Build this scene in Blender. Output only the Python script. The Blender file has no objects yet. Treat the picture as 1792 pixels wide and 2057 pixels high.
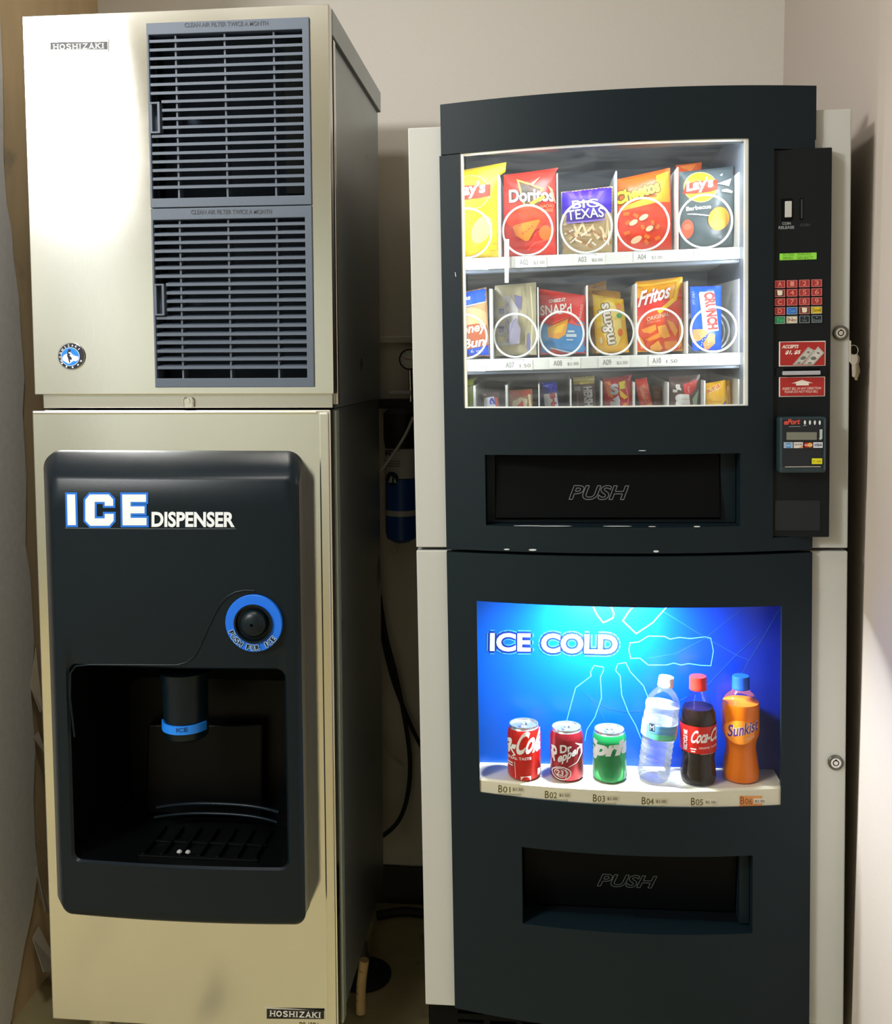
import bpy, bmesh, math, random
from mathutils import Vector, Matrix
from mathutils.geometry import tessellate_polygon

# ------------------------------------------------------------------ camera, world, light, exposure
SC = bpy.context.scene
COL = SC.collection
H = 1.415                      # camera height above the floor
F_PX, PX, PY = 1948.8, 896.0, 862.0
YAW, PITCH, ROLL = 0.0939, 0.0667, -0.0011

def cam_axes():
    cy, sy, cp, sp = math.cos(YAW), math.sin(YAW), math.cos(PITCH), math.sin(PITCH)
    f = Vector((-sy * cp, cy * cp, -sp)); r = Vector((cy, sy, 0)); u = r.cross(f)
    c, s = math.cos(ROLL), math.sin(ROLL)
    return c * r + s * u, -s * r + c * u, f
CR, CU, CF = cam_axes()
cd = bpy.data.cameras.new('camera'); cam = bpy.data.objects.new('camera', cd); COL.objects.link(cam)
cam.matrix_world = Matrix(((CR.x, CU.x, -CF.x, 0), (CR.y, CU.y, -CF.y, 0), (CR.z, CU.z, -CF.z, H), (0, 0, 0, 1)))
cd.sensor_fit = 'HORIZONTAL'; cd.sensor_width = 36; cd.lens = 36 * F_PX / 1792
cd.shift_y = -(1028.5 - PY) / 1792
cd.clip_start = .02
SC.camera = cam

wd = bpy.data.worlds.new('room_ambient'); SC.world = wd; wd.use_nodes = True
wd.node_tree.nodes['Background'].inputs[0].default_value = (.75, .85, 1, 1)
wd.node_tree.nodes['Background'].inputs[1].default_value = .05
SC.view_settings.view_transform = 'Standard'; SC.view_settings.look = 'None'
SC.view_settings.exposure = 0.0; SC.view_settings.gamma = 1; SC.view_settings.use_curve_mapping = False
SC.cycles.max_bounces = 10; SC.cycles.transparent_max_bounces = 16
SC.cycles.sample_clamp_indirect = 6; SC.cycles.caustics_reflective = False; SC.cycles.caustics_refractive = False

def area(name, loc, target, sx, sy, power, color):
    d = bpy.data.lights.new(name, 'AREA'); d.shape = 'RECTANGLE'; d.size = sx; d.size_y = sy
    d.energy = power; d.color = color
    o = bpy.data.objects.new(name, d); COL.objects.link(o); o.location = loc
    o.rotation_euler = (Vector(target) - Vector(loc)).to_track_quat('-Z', 'Y').to_euler()
    return o
area('corridor_lamp', (-1.65, 0.15, 2.42), (-.1, 2.3, 1.5), .26, .3, 31, (.97, .985, 1))
area('ceiling_fill', (-2.5, -1.0, 2.66), (-2.5, -1.0, 0), .45, 1.8, 74, (1, .97, .92))  # unseen overhead fill, added to brighten the room in front of the machines
area('nook_fill', (-.66, 1.1, 2.66), (-.66, 1.1, 0), .3, .3, 11, (1, .96, .9))  # unseen fill light, added to lift the left wall

# ------------------------------------------------------------------ materials
def lin(c):
    return tuple((x / 255 / 12.92) if x / 255 <= .04045 else ((x / 255 + .055) / 1.055) ** 2.4 for x in c)
_M = {}
def mat(name, col, rough=.5, metal=0, bump=0, scale=60, var=.06, stretch=(1, 1, 1), emis=0, spec=.5, coat=0, trans=0, ior=1.45, aniso=0, spots=None):
    if name in _M: return _M[name]
    m = bpy.data.materials.new(name); m.use_nodes = True; nt = m.node_tree; N = nt.nodes; L = nt.links
    b = N['Principled BSDF']; c = lin(col)
    b.inputs['Roughness'].default_value = rough; b.inputs['Metallic'].default_value = metal
    b.inputs['Specular IOR Level'].default_value = spec; b.inputs['Coat Weight'].default_value = coat
    b.inputs['Transmission Weight'].default_value = trans; b.inputs['IOR'].default_value = ior
    if aniso: b.inputs['Anisotropic'].default_value = aniso; b.inputs['Anisotropic Rotation'].default_value = .25
    tc = N.new('ShaderNodeTexCoord'); mp = N.new('ShaderNodeMapping'); mp.inputs['Scale'].default_value = stretch
    no = N.new('ShaderNodeTexNoise'); no.inputs['Scale'].default_value = scale; no.inputs['Detail'].default_value = 4
    L.new(tc.outputs['Object'], mp.inputs[0]); L.new(mp.outputs[0], no.inputs['Vector'])
    mx = N.new('ShaderNodeMix'); mx.data_type = 'RGBA'
    mx.inputs[6].default_value = (*[x * (1 - var) for x in c], 1); mx.inputs[7].default_value = (*[min(1, x * (1 + var)) for x in c], 1)
    L.new(no.outputs[0], mx.inputs[0])
    out = mx.outputs[2]
    if spots:                         # stains and wear with a shape of their own: (colour, scale, threshold)
        sc_, n2 = spots, N.new('ShaderNodeTexNoise'); n2.inputs['Scale'].default_value = sc_[1]; n2.inputs['Detail'].default_value = 6
        L.new(tc.outputs['Object'], n2.inputs['Vector'])
        rp = N.new('ShaderNodeValToRGB'); rp.color_ramp.elements[0].position = sc_[2]; rp.color_ramp.elements[1].position = sc_[2] + .06
        L.new(n2.outputs[0], rp.inputs[0])
        m2 = N.new('ShaderNodeMix'); m2.data_type = 'RGBA'; L.new(rp.outputs[0], m2.inputs[0]); L.new(out, m2.inputs[6])
        m2.inputs[7].default_value = (*lin(sc_[0]), 1); out = m2.outputs[2]
    L.new(out, b.inputs['Base Color'])
    if bump:
        bp = N.new('ShaderNodeBump'); bp.inputs['Strength'].default_value = bump; bp.inputs['Distance'].default_value = .002
        L.new(no.outputs[0], bp.inputs['Height']); L.new(bp.outputs[0], b.inputs['Normal'])
    if emis:
        b.inputs['Emission Color'].default_value = (*c, 1); b.inputs['Emission Strength'].default_value = emis
    _M[name] = m
    return m
def pm(*c, rough=.45):                # printed ink
    return mat('ink_%02x%02x%02x' % tuple(int(x) for x in c), c, rough, var=.02)
def pane(name, tint=(1, 1, 1), haze=.0, refl=.6, rough=.02, hz=(.8, .85, .9)):   # clear sheet
    if name in _M: return _M[name]
    m = bpy.data.materials.new(name); m.use_nodes = True; nt = m.node_tree; N = nt.nodes; L = nt.links; N.clear()
    o = N.new('ShaderNodeOutputMaterial'); t = N.new('ShaderNodeBsdfTransparent'); t.inputs[0].default_value = (*tint, 1)
    g = N.new('ShaderNodeBsdfGlossy'); g.inputs['Roughness'].default_value = rough
    fr = N.new('ShaderNodeFresnel'); fr.inputs[0].default_value = 1.45
    mu = N.new('ShaderNodeMath'); mu.operation = 'MULTIPLY'; mu.inputs[1].default_value = refl; L.new(fr.outputs[0], mu.inputs[0])
    mx = N.new('ShaderNodeMixShader'); L.new(mu.outputs[0], mx.inputs[0]); L.new(t.outputs[0], mx.inputs[1]); L.new(g.outputs[0], mx.inputs[2])
    last = mx.outputs[0]
    if haze:                          # fine scratches and smears in the sheet
        tc = N.new('ShaderNodeTexCoord'); mp = N.new('ShaderNodeMapping'); mp.inputs['Scale'].default_value = (3, 3, 22)
        no = N.new('ShaderNodeTexNoise'); no.inputs['Scale'].default_value = 2.2; no.inputs['Detail'].default_value = 7; no.inputs['Distortion'].default_value = 1.2
        L.new(tc.outputs['Object'], mp.inputs[0]); L.new(mp.outputs[0], no.inputs['Vector'])
        rp = N.new('ShaderNodeMapRange'); rp.inputs[1].default_value = .35; rp.inputs[2].default_value = .8; rp.inputs[3].default_value = haze * .25; rp.inputs[4].default_value = haze
        L.new(no.outputs[0], rp.inputs[0])
        d = N.new('ShaderNodeBsdfDiffuse'); d.inputs[0].default_value = (*hz, 1)
        m2 = N.new('ShaderNodeMixShader'); L.new(rp.outputs[0], m2.inputs[0]); L.new(last, m2.inputs[1]); L.new(d.outputs[0], m2.inputs[2]); last = m2.outputs[0]
    L.new(last, o.inputs[0]); _M[name] = m
    return m

STEEL = mat('brushed_steel', (234, 233, 229), .19, 1, .02, 40, .03, (30, 30, .6), aniso=.85)
def brushed(m):                               # brushed sheet: a tight lobe drawn out along the grain over a soft one
    nt = m.node_tree; b = nt.nodes['Principled BSDF']; mx = nt.nodes.new('ShaderNodeMixShader'); mx.inputs[0].default_value = .045
    for k, (rough, aniso) in enumerate(((.155, .5), (.30, .6))):
        g = nt.nodes.new('ShaderNodeBsdfAnisotropic'); g.distribution = 'BECKMANN'; g.inputs['Roughness'].default_value = rough; g.inputs['Anisotropy'].default_value = aniso
        nt.links.new(b.inputs['Base Color'].links[0].from_socket, g.inputs['Color']); nt.links.new(b.inputs['Normal'].links[0].from_socket, g.inputs['Normal']); nt.links.new(g.outputs[0], mx.inputs[1 + k])
    nt.links.new(mx.outputs[0], nt.nodes['Material Output'].inputs['Surface'])
brushed(STEEL)
STEEL_H = mat('brushed_steel_across', (200, 198, 190), .28, 1, .02, 40, .03, (.6, 30, 30))
STEEL_E = mat('bright_steel_edge', (232, 230, 222), .22, 1, 0, 40, .02)
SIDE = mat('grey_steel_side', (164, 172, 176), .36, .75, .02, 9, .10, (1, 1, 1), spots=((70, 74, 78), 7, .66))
TRIMG = mat('pale_side_strip', (170, 182, 172), .4, .4, 0, 30)
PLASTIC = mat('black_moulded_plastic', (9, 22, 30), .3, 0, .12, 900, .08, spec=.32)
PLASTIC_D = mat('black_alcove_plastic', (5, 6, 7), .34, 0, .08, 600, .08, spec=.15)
GRILLE = mat('slate_grey_plastic', (82, 92, 106), .5, 0, .05, 500, .06)
FILTERM = mat('dark_filter_mesh', (66, 78, 98), .7, 0, .4, 900, .3)
CREAM = mat('cream_powder_coat', (188, 189, 184), .45, 0, .03, 800, .02)
DOORM = mat('black_textured_steel', (11, 26, 33), .5, 0, .12, 1400, .12, spec=.28)
DARK = mat('near_black_steel', (5, 7, 9), .5, spec=.12)
PANELM = mat('black_control_panel', (9, 15, 20), .5, 0, .08, 1200, .1, spec=.28)
WHITEM = mat('white_enamel', (235, 238, 232), .4)
LINER = mat('grey_blue_liner', (120, 130, 142), .35, .0, .02, 20, .08)
WIREM = mat('white_coated_wire', (240, 242, 240), .35)
RUBBER = mat('black_rubber', (14, 14, 15), .6)
CHROME = mat('chrome', (215, 215, 210), .2, 1)
BRASS = mat('worn_key_metal', (190, 176, 140), .3, 1)
GLASS = pane('scratched_window_sheet', (.97, .985, .98), .16, .5)
GLASS2 = pane('clear_display_sheet', (.98, .99, 1), .012, .35)
PET = pane('clear_bottle_plastic', (1, 1, 1), 0, .35, .06)
WALL = mat('beige_wall_paint', (214, 208, 198), .75, 0, .06, 140, .03)
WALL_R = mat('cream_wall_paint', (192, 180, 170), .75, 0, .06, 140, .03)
TAN = mat('tan_bare_board', (220, 194, 152), .8, 0, .2, 18, .2, (1, 1, .25), spots=((186, 170, 140), 5, .62))
PLASTER = mat('grey_plaster_skin', (232, 230, 226), .85, 0, .3, 60, .1)
PAPER = mat('torn_lining_paper', (168, 158, 140), .8, 0, .2, 50, .1)
FLOORM = mat('brown_concrete_floor', (160, 148, 108), .7, 0, .25, 22, .18, spots=((124, 114, 84), 6, .62))
HALL = mat('pale_corridor_paint', (206, 210, 202), .75, 0, .06, 140, .03)
CEILM = mat('white_ceiling', (232, 228, 220), .8)

# ------------------------------------------------------------------ frames, mesh building
def cam_ray(px, py):
    return (CR * ((px - PX) / F_PX) - CU * ((py - PY) / F_PX) + CF)
class Frame:
    """A machine's own axes: u right along the front, v into the machine, w up from the floor."""
    def __init__(s, x, y, yaw=0, lean=0):
        A = Matrix.Rotation(yaw, 4, 'Z') @ Matrix.Rotation(-lean, 4, 'Y')
        s.M = Matrix.Translation((x, y, H)) @ A @ Matrix.Translation((0, 0, -H)); s.I = s.M.inverted()
        s.o = s.I @ Vector((0, 0, H)); s.R = s.I.to_3x3()
    def px(s, x, y, v=0.0):
        d = s.R @ cam_ray(x, y); t = (v - s.o.y) / d.y; p = s.o + d * t
        return p.x, p.z
    def on(s, x, y, vf):
        v = 0.0
        for _ in range(6):
            u, w = s.px(x, y, v); v = vf(u)
        return s.px(x, y, v)
ICE = Frame(-.923 + .0041 * 0, 1.7098, 0, .0041)
VEN = Frame(-.2269, 1.76, -.0097, .017)
ROOM = Frame(0, 0, 0, 0)

OFF = {}
def thing(name, label, cat, F=ROOM, base=(0, 0, 0), group=None):
    o = bpy.data.objects.new(name, None); COL.objects.link(o); o.empty_display_size = .05
    o.matrix_world = F.M @ Matrix.Translation(base); OFF[o.name] = Vector(base)
    o['label'] = label; o['category'] = cat
    if group: o['group'] = group
    return o

class MB:
    def __init__(s): s.v = []; s.f = []; s.m = []
    def face(s, pts, m):
        i = len(s.v); s.v += [tuple(p) for p in pts]; s.f.append(tuple(range(i, i + len(pts)))); s.m.append(m)
    def idx(s, vs, fs, m):
        i = len(s.v); s.v += [tuple(p) for p in vs]
        for f in fs: s.f.append(tuple(k + i for k in f)); s.m.append(m)
    def box(s, x0, x1, y0, y1, z0, z1, m):
        vs = [(x, y, z) for z in (z0, z1) for y in (y0, y1) for x in (x0, x1)]
        s.idx(vs, [(0, 2, 3, 1), (4, 5, 7, 6), (0, 1, 5, 4), (2, 6, 7, 3), (0, 4, 6, 2), (1, 3, 7, 5)], m); return s
    def hexa(s, p, m):                  # 8 points, same order as box
        s.idx(p, [(0, 2, 3, 1), (4, 5, 7, 6), (0, 1, 5, 4), (2, 6, 7, 3), (0, 4, 6, 2), (1, 3, 7, 5)], m); return s
    def slab(s, q, v0, v1, m):          # quad of (u,w) BL,BR,TR,TL between two depths
        (a, b, c, d) = q
        return s.hexa([(a[0], v0, a[1]), (b[0], v0, b[1]), (a[0], v1, a[1]), (b[0], v1, b[1]), (d[0], v0, d[1]), (c[0], v0, c[1]), (d[0], v1, d[1]), (c[0], v1, c[1])], m)
    def grid(s, fn, nu, nv, m, cu=False, cv=False):
        vs = [fn(i / nu, j / nv) for j in range(nv + (0 if cv else 1)) for i in range(nu + (0 if cu else 1))]
        W = nu + (0 if cu else 1); Hh = nv + (0 if cv else 1); fs = []
        for j in range(nv):
            for i in range(nu):
                a = j * W + i; b = j * W + (i + 1) % W; c = ((j + 1) % Hh) * W + (i + 1) % W; d = ((j + 1) % Hh) * W + i
                fs.append((a, b, c, d))
        s.idx(vs, fs, m); return s
    def lathe(s, prof, c, m, n=28, caps=True, axis=None):     # prof: (r,z); axis: function mapping local point
        ax = axis or (lambda p: p)
        def pt(r, z, k):
            t = 2 * math.pi * k / n
            return ax((c[0] + r * math.cos(t), c[1] + r * math.sin(t), c[2] + z))
        vs = [pt(r, z, k) for r, z in prof for k in range(n)]
        fs = [(j * n + k, j * n + (k + 1) % n, (j + 1) * n + (k + 1) % n, (j + 1) * n + k) for j in range(len(prof) - 1) for k in range(n)]
        if caps: fs += [tuple(reversed(range(n))), tuple((len(prof) - 1) * n + k for k in range(n))]
        mm = m if isinstance(m, list) else None
        i0 = len(s.v); s.v += [tuple(p) for p in vs]
        for q, f in enumerate(fs):
            s.f.append(tuple(k + i0 for k in f)); s.m.append(m)
        return s
    def tube(s, path, r, m, n=8, closed=False):
        P = [Vector(p) for p in path]; k = len(P); rings = []
        up = Vector((.13, .31, .94))
        for i in range(k):
            a = P[(i - 1) % k] if (closed or i > 0) else P[i]; b = P[(i + 1) % k] if (closed or i < k - 1) else P[i]
            t = (b - a).normalized(); x = t.cross(up)
            if x.length < 1e-4: x = t.cross(Vector((1, 0, 0)))
            x.normalize(); y = t.cross(x)
            if not closed: up = x.cross(t)
            rr = r[i] if isinstance(r, (list, tuple)) else r
            rings.append([P[i] + rr * (math.cos(2 * math.pi * q / n) * x + math.sin(2 * math.pi * q / n) * y) for q in range(n)])
        vs = [p for g in rings for p in g]; fs = []
        for i in range(k if closed else k - 1):
            for q in range(n):
                j = (i + 1) % k
                fs.append((i * n + q, i * n + (q + 1) % n, j * n + (q + 1) % n, j * n + q))
        if not closed: fs += [tuple(reversed(range(n))), tuple((k - 1) * n + q for q in range(n))]
        s.idx(vs, fs, m); return s
    def build(s, name, parent=None, smooth=None, bev=0, off=None):
        me = bpy.data.meshes.new(name)
        if off is None:
            off = Vector((0, 0, 0)); p = parent
            while p is not None:
                if p.name in OFF: off = OFF[p.name]; break
                p = p.parent
        me.from_pydata([tuple(Vector(v) - off) for v in s.v], [], s.f)
        ms = []
        for m in s.m:
            if m not in ms: ms.append(m)
        for m in ms: me.materials.append(m)
        ix = {m: i for i, m in enumerate(ms)}
        me.polygons.foreach_set('material_index', [ix[m] for m in s.m])
        bm = bmesh.new(); bm.from_mesh(me); bmesh.ops.remove_doubles(bm, verts=bm.verts, dist=1e-6)
        if smooth != 'print': bmesh.ops.recalc_face_normals(bm, faces=bm.faces)
        bm.to_mesh(me); bm.free()
        if smooth and smooth != 'print':
            me.polygons.foreach_set('use_smooth', [True] * len(me.polygons)); me.set_sharp_from_angle(angle=math.radians(smooth))
        o = bpy.data.objects.new(name, me); COL.objects.link(o)
        if parent is not None: o.parent = parent
        if bev:
            b = o.modifiers.new('edge', 'BEVEL'); b.width = bev; b.segments = 2; b.limit_method = 'ANGLE'; b.angle_limit = math.radians(40)
        return o

def plate(us, ws, holes, vf, vb, m, sub=.03, mb=None):
    """Panel in (u,w) with rectangular holes, front on vf(u), edge walls running back to vb(u)."""
    def fine(a):
        a = sorted(set(round(x, 5) for x in a)); r = []
        for p, q in zip(a, a[1:]):
            n = max(1, int((q - p) / sub)); r += [p + (q - p) * k / n for k in range(n)]
        return r + [a[-1]]
    us = list(us); ws = list(ws)
    holes = [(max(h[0], min(us)), min(h[1], max(us)), max(h[2], min(ws)), min(h[3], max(ws)), h[4] if len(h) > 4 else vb) for h in holes]
    outer = vb
    for h in holes: us += [h[0], h[1]]; ws += [h[2], h[3]]
    us = [u for u in us]; U = fine(us); Wd = sorted(set(round(x, 5) for x in ws)); mb = mb or MB()
    def full(i, j):
        if i < 0 or j < 0 or i >= len(U) - 1 or j >= len(Wd) - 1: return False
        cu, cw = (U[i] + U[i + 1]) / 2, (Wd[j] + Wd[j + 1]) / 2
        return not any(h[0] < cu < h[1] and h[2] < cw < h[3] for h in holes)
    for i in range(len(U) - 1):
        for j in range(len(Wd) - 1):
            if not full(i, j): continue
            a, b, c, d = U[i], U[i + 1], Wd[j], Wd[j + 1]
            def back(di, dj):
                if not (0 <= i + di < len(U) - 1 and 0 <= j + dj < len(Wd) - 1): return outer
                cu, cw = (U[i + di] + U[i + di + 1]) / 2, (Wd[j + dj] + Wd[j + dj + 1]) / 2
                return next(h[4] for h in holes if h[0] < cu < h[1] and h[2] < cw < h[3])
            mb.face([(a, vf(a), c), (b, vf(b), c), (b, vf(b), d), (a, vf(a), d)], m)
            if not full(i - 1, j): vb = back(-1, 0); mb.face([(a, vb(a), c), (a, vf(a), c), (a, vf(a), d), (a, vb(a), d)], m)
            if not full(i + 1, j): vb = back(1, 0); mb.face([(b, vf(b), c), (b, vb(b), c), (b, vb(b), d), (b, vf(b), d)], m)
            if not full(i, j - 1): vb = back(0, -1); mb.face([(a, vb(a), c), (b, vb(b), c), (b, vf(b), c), (a, vf(a), c)], m)
            if not full(i, j + 1): vb = back(0, 1); mb.face([(a, vf(a), d), (b, vf(b), d), (b, vb(b), d), (a, vb(a), d)], m)
    return mb
def warp(mb, rows):
    """Let a level edge fall to one side: rows of (w, u0, w at u0, u1, w at u1)."""
    for i, (u, v, w) in enumerate(mb.v):
        for (w_, a, wa, b, wb) in rows:
            if abs(w - w_) < 2e-5 and a - 1e-3 <= u <= b + 1e-3: mb.v[i] = (u, v, wa + (wb - wa) * (u - a) / (b - a)); break
    return mb
def shell(mb, u0, u1, v0, v1, w0, w1, m):      # five-sided box open to the front
    mb.face([(u0, v0, w0), (u0, v1, w0), (u0, v1, w1), (u0, v0, w1)], m)
    mb.face([(u1, v0, w0), (u1, v0, w1), (u1, v1, w1), (u1, v1, w0)], m)
    mb.face([(u0, v0, w1), (u0, v1, w1), (u1, v1, w1), (u1, v0, w1)], m)
    mb.face([(u0, v0, w0), (u1, v0, w0), (u1, v1, w0), (u0, v1, w0)], m)
    mb.face([(u0, v1, w0), (u1, v1, w0), (u1, v1, w1), (u0, v1, w1)], m)
    return mb

# ------------------------------------------------------------------ lettering and print
_T = {}
def glyphs(s, shear=0.0, bold=0.0):
    """Text as flat triangles scaled to a unit box (0..1, 0..1)."""
    k = (s, shear, bold)
    if k in _T: return _T[k]
    cu = bpy.data.curves.new('t', 'FONT'); cu.body = s; cu.size = 1; cu.shear = shear; cu.offset = bold; cu.resolution_u = 4
    cu.dimensions = '2D'; cu.fill_mode = 'BOTH'
    ob = bpy.data.objects.new('t', cu); COL.objects.link(ob)
    dg = bpy.context.evaluated_depsgraph_get()
    me = bpy.data.meshes.new_from_object(ob.evaluated_get(dg))
    vs = [(v.co.x, v.co.y) for v in me.vertices]; fs = []
    for p in me.polygons:
        q = list(p.vertices)
        if len(q) == 3: fs.append(tuple(q))
        else:
            for t in range(1, len(q) - 1): fs.append((q[0], q[t], q[t + 1]))
    bpy.data.objects.remove(ob); bpy.data.curves.remove(cu); bpy.data.meshes.remove(me)
    x0 = min(v[0] for v in vs); x1 = max(v[0] for v in vs); y0 = min(v[1] for v in vs); y1 = max(v[1] for v in vs)
    vs = [((x - x0) / (x1 - x0), (y - y0) / (y1 - y0)) for x, y in vs]
    _T[k] = (vs, fs); return _T[k]

class Print:
    """Flat print laid on a surface: shapes given as they read on the face, mapped to (u,w) on its plane."""
    def __init__(s, F, v0, surf=None, split=.008, lift=.0006, step=.00012, clip=None):
        s.F, s.v0, s.surf, s.split, s.lift, s.step, s.n, s.mb, s.clip = F, v0, surf, split, lift, step, 0, MB(), clip
    def tri(s, pts, m):
        st = [pts]
        while st:
            t = st.pop()
            if s.surf:
                e = [(t[(i + 1) % 3] - t[i]).length for i in range(3)]; L = max(e)
                if L > s.split:
                    i = e.index(L); mid = (t[i] + t[(i + 1) % 3]) / 2
                    st.append([t[i], mid, t[(i + 2) % 3]]); st.append([mid, t[(i + 1) % 3], t[(i + 2) % 3]]); continue
            if s.clip and not all(s.clip(q) for q in t): continue
            s.mb.face([(p.x, (s.surf(p.x, p.y) if s.surf else s.v0) - s.lift - s.n * s.step, p.y) for p in t], m)
    def add(s, vs, fs, m, keep=False):
        q = [Vector(s.F.on(x, y, s.v0) if callable(s.v0) else s.F.px(x, y, s.v0)) for x, y in vs]
        for f in fs:
            a, b, c = q[f[0]], q[f[1]], q[f[2]]
            if (b - a).cross(c - a) < 0: b, c = c, b
            s.tri([a, b, c], m)
        if not keep: s.n += 1
        return s
    def poly(s, pts, m, keep=False):
        fs = tessellate_polygon([[Vector((x, y, 0)) for x, y in pts]])
        return s.add(pts, fs, m, keep)
    def rect(s, x0, y0, x1, y1, m): return s.poly([(x0, y0), (x1, y0), (x1, y1), (x0, y1)], m)
    def ell(s, cx, cy, rx, ry, m, rot=0, n=24):
        c, k = math.cos(rot), math.sin(rot)
        return s.poly([(cx + rx * math.cos(t) * c - ry * math.sin(t) * k, cy + rx * math.cos(t) * k + ry * math.sin(t) * c) for t in [2 * math.pi * i / n for i in range(n)]], m)
    def line(s, pts, w, m, closed=False):
        P = [Vector(p) for p in pts]; n = len(P); L = []; R = []
        for i in range(n):
            a = P[(i - 1) % n] if (closed or i) else P[i]; b = P[(i + 1) % n] if (closed or i < n - 1) else P[i]
            d = (P[i] - a).normalized() + (b - P[i]).normalized(); d = d.normalized() if d.length > 1e-6 else Vector((1, 0)); nn = Vector((-d.y, d.x))
            ww = (w[i] if isinstance(w, (list, tuple)) else w) / 2
            e0 = (P[i] - P[(i - 1) % n]); 
            if e0.length > 0 and (closed or 0 < i < n - 1):
                cs = abs(nn.dot(Vector((-e0.y, e0.x)).normalized())); ww = ww / max(cs, .5)
            L.append(P[i] + nn * ww); R.append(P[i] - nn * ww)
        vs = [tuple(p) for p in L] + [tuple(p) for p in R]; fs = []
        for i in range(n if closed else n - 1):
            j = (i + 1) % n; fs += [(i, j, n + j), (i, n + j, n + i)]
        return s.add(vs, fs, m)
    def text(s, t, p0, p1, h, m, shear=0, bold=.0, outline=None, ow=0.02, up=None):
        """Baseline from p0 to p1, letters h tall."""
        x = Vector(p1) - Vector(p0); y = Vector((x.y, -x.x)).normalized() * h
        if up: y = Vector(up)
        def put(b, mm):
            vs, fs = glyphs(t, shear, b)
            s.add([tuple(Vector(p0) + x * a + y * c) for a, c in vs], fs, mm)
        if outline: put(bold + ow, outline)
        put(bold, m); return s
    def outline(s, t, p0, p1, h, w, m, shear=0, bold=0):
        vs, fs = glyphs(t, shear, bold); cnt = {}
        key = lambda i: (round(vs[i][0], 4), round(vs[i][1], 4))
        for f in fs:
            for a, b in ((f[0], f[1]), (f[1], f[2]), (f[2], f[0])):
                e = tuple(sorted((key(a), key(b)))); cnt[e] = cnt.get(e, 0) + 1
        x = Vector(p1) - Vector(p0); y = Vector((x.y, -x.x)).normalized() * h
        for e, c in cnt.items():
            if c == 1:
                q = [tuple(Vector(p0) + x * a + y * b) for a, b in e]
                s.line(q, w, m); s.n -= 1
        s.n += 1; return s
    def slab_serif(s, t, p0, p1, h, m):
        S = {'H': [[(.15, 0), (.15, 1)], [(.85, 0), (.85, 1)], [(.15, .5), (.85, .5)]], 'I': [[(.5, 0), (.5, 1)]],
             'O': [[(.5 + .38 * math.cos(a), .5 + .42 * math.sin(a)) for a in [2 * math.pi * i / 14 for i in range(15)]]],
             'S': [[(.82, .78), (.72, .9), (.5, .94), (.25, .88), (.18, .72), (.3, .58), (.65, .46), (.82, .3), (.74, .12), (.5, .06), (.26, .1), (.16, .24)]],
             'Z': [[(.1, .93), (.85, .93), (.15, .07), (.9, .07)]], 'A': [[(.12, 0), (.5, .97), (.88, 0)], [(.28, .32), (.72, .32)]],
             'K': [[(.18, 0), (.18, 1)], [(.85, .98), (.2, .42)], [(.42, .58), (.88, .02)]]}
        serif = {'H': [(.15, 0), (.15, 1), (.85, 0), (.85, 1)], 'I': [(.5, 0), (.5, 1)], 'A': [(.1, 0), (.9, 0)], 'K': [(.18, 0), (.18, 1), (.85, 1), (.88, 0)]}
        wd = {'I': .5}; tot = sum(wd.get(c, 1) for c in t) + .12 * (len(t) - 1); x = Vector(p1) - Vector(p0); y = Vector((x.y, -x.x)).normalized() * h
        cur = 0
        for c in t:
            W = wd.get(c, 1); g = lambda a, b: tuple(Vector(p0) + x * ((cur + (a if W == 1 else .5 + (a - .5)) * 1 - (0 if W == 1 else .25)) / tot) + y * b)
            for st in S[c]: s.line([g(a, b) for a, b in st], h * .19, m); s.n -= 1
            for a, b in serif.get(c, []):
                bb = .05 if b == 0 else .95
                s.line([g(a - .2, bb), g(a + .2, bb)], h * .12, m); s.n -= 1
            cur += W + .12
        s.n += 1; return s
    def build(s, name, parent): return s.mb.build(name, parent, smooth='print')

# ------------------------------------------------------------------ the room
YB, XL, XR, CZ = 2.45, -1.123, .585, 2.7
def struct(mb, name, **k):
    o = mb.build(name, None, **k); o['kind'] = 'structure'; return o
struct(MB().box(-3.2, 1.2, -3.1, YB + .1, -.1, 0, FLOORM), 'floor')
struct(MB().box(-3.2, 1.2, -3.1, YB + .1, CZ, CZ + .1, CEILM), 'ceiling')
struct(MB().box(XL - .1, XR + .1, YB, YB + .1, 0, CZ, WALL), 'wall_back')
struct(MB().box(XR, XR + .1, -3.0, YB, 0, CZ, WALL_R), 'wall_right')
wl = struct(MB().box(XL - .1, XL, 1.4, YB, 0, CZ, TAN), 'wall_left')
struct(MB().box(-3.2, XL - .1, 1.4, 1.5, 0, CZ, HALL), 'wall_corridor')
struct(MB().box(-3.2, -3.1, -3.0, 1.4, 0, CZ, HALL), 'wall_far')
struct(MB().box(-3.2, 1.2, -3.1, -3.0, 0, CZ, HALL), 'wall_front')
struct(MB().box(XR - .016, XR, 1.2, 1.735, 0, 2.6, WALL_R), 'trim_1', bev=.004)
struct(MB().box(XL, XR, YB - .012, YB, 0, .10, mat('dark_cove_base', (44, 42, 38), .6)), 'baseboard_back', bev=.003)
struct(MB().box(-.45, .15, YB - .014, YB, 1.468, 1.486, WALL), 'trim_2', bev=.003)

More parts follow.
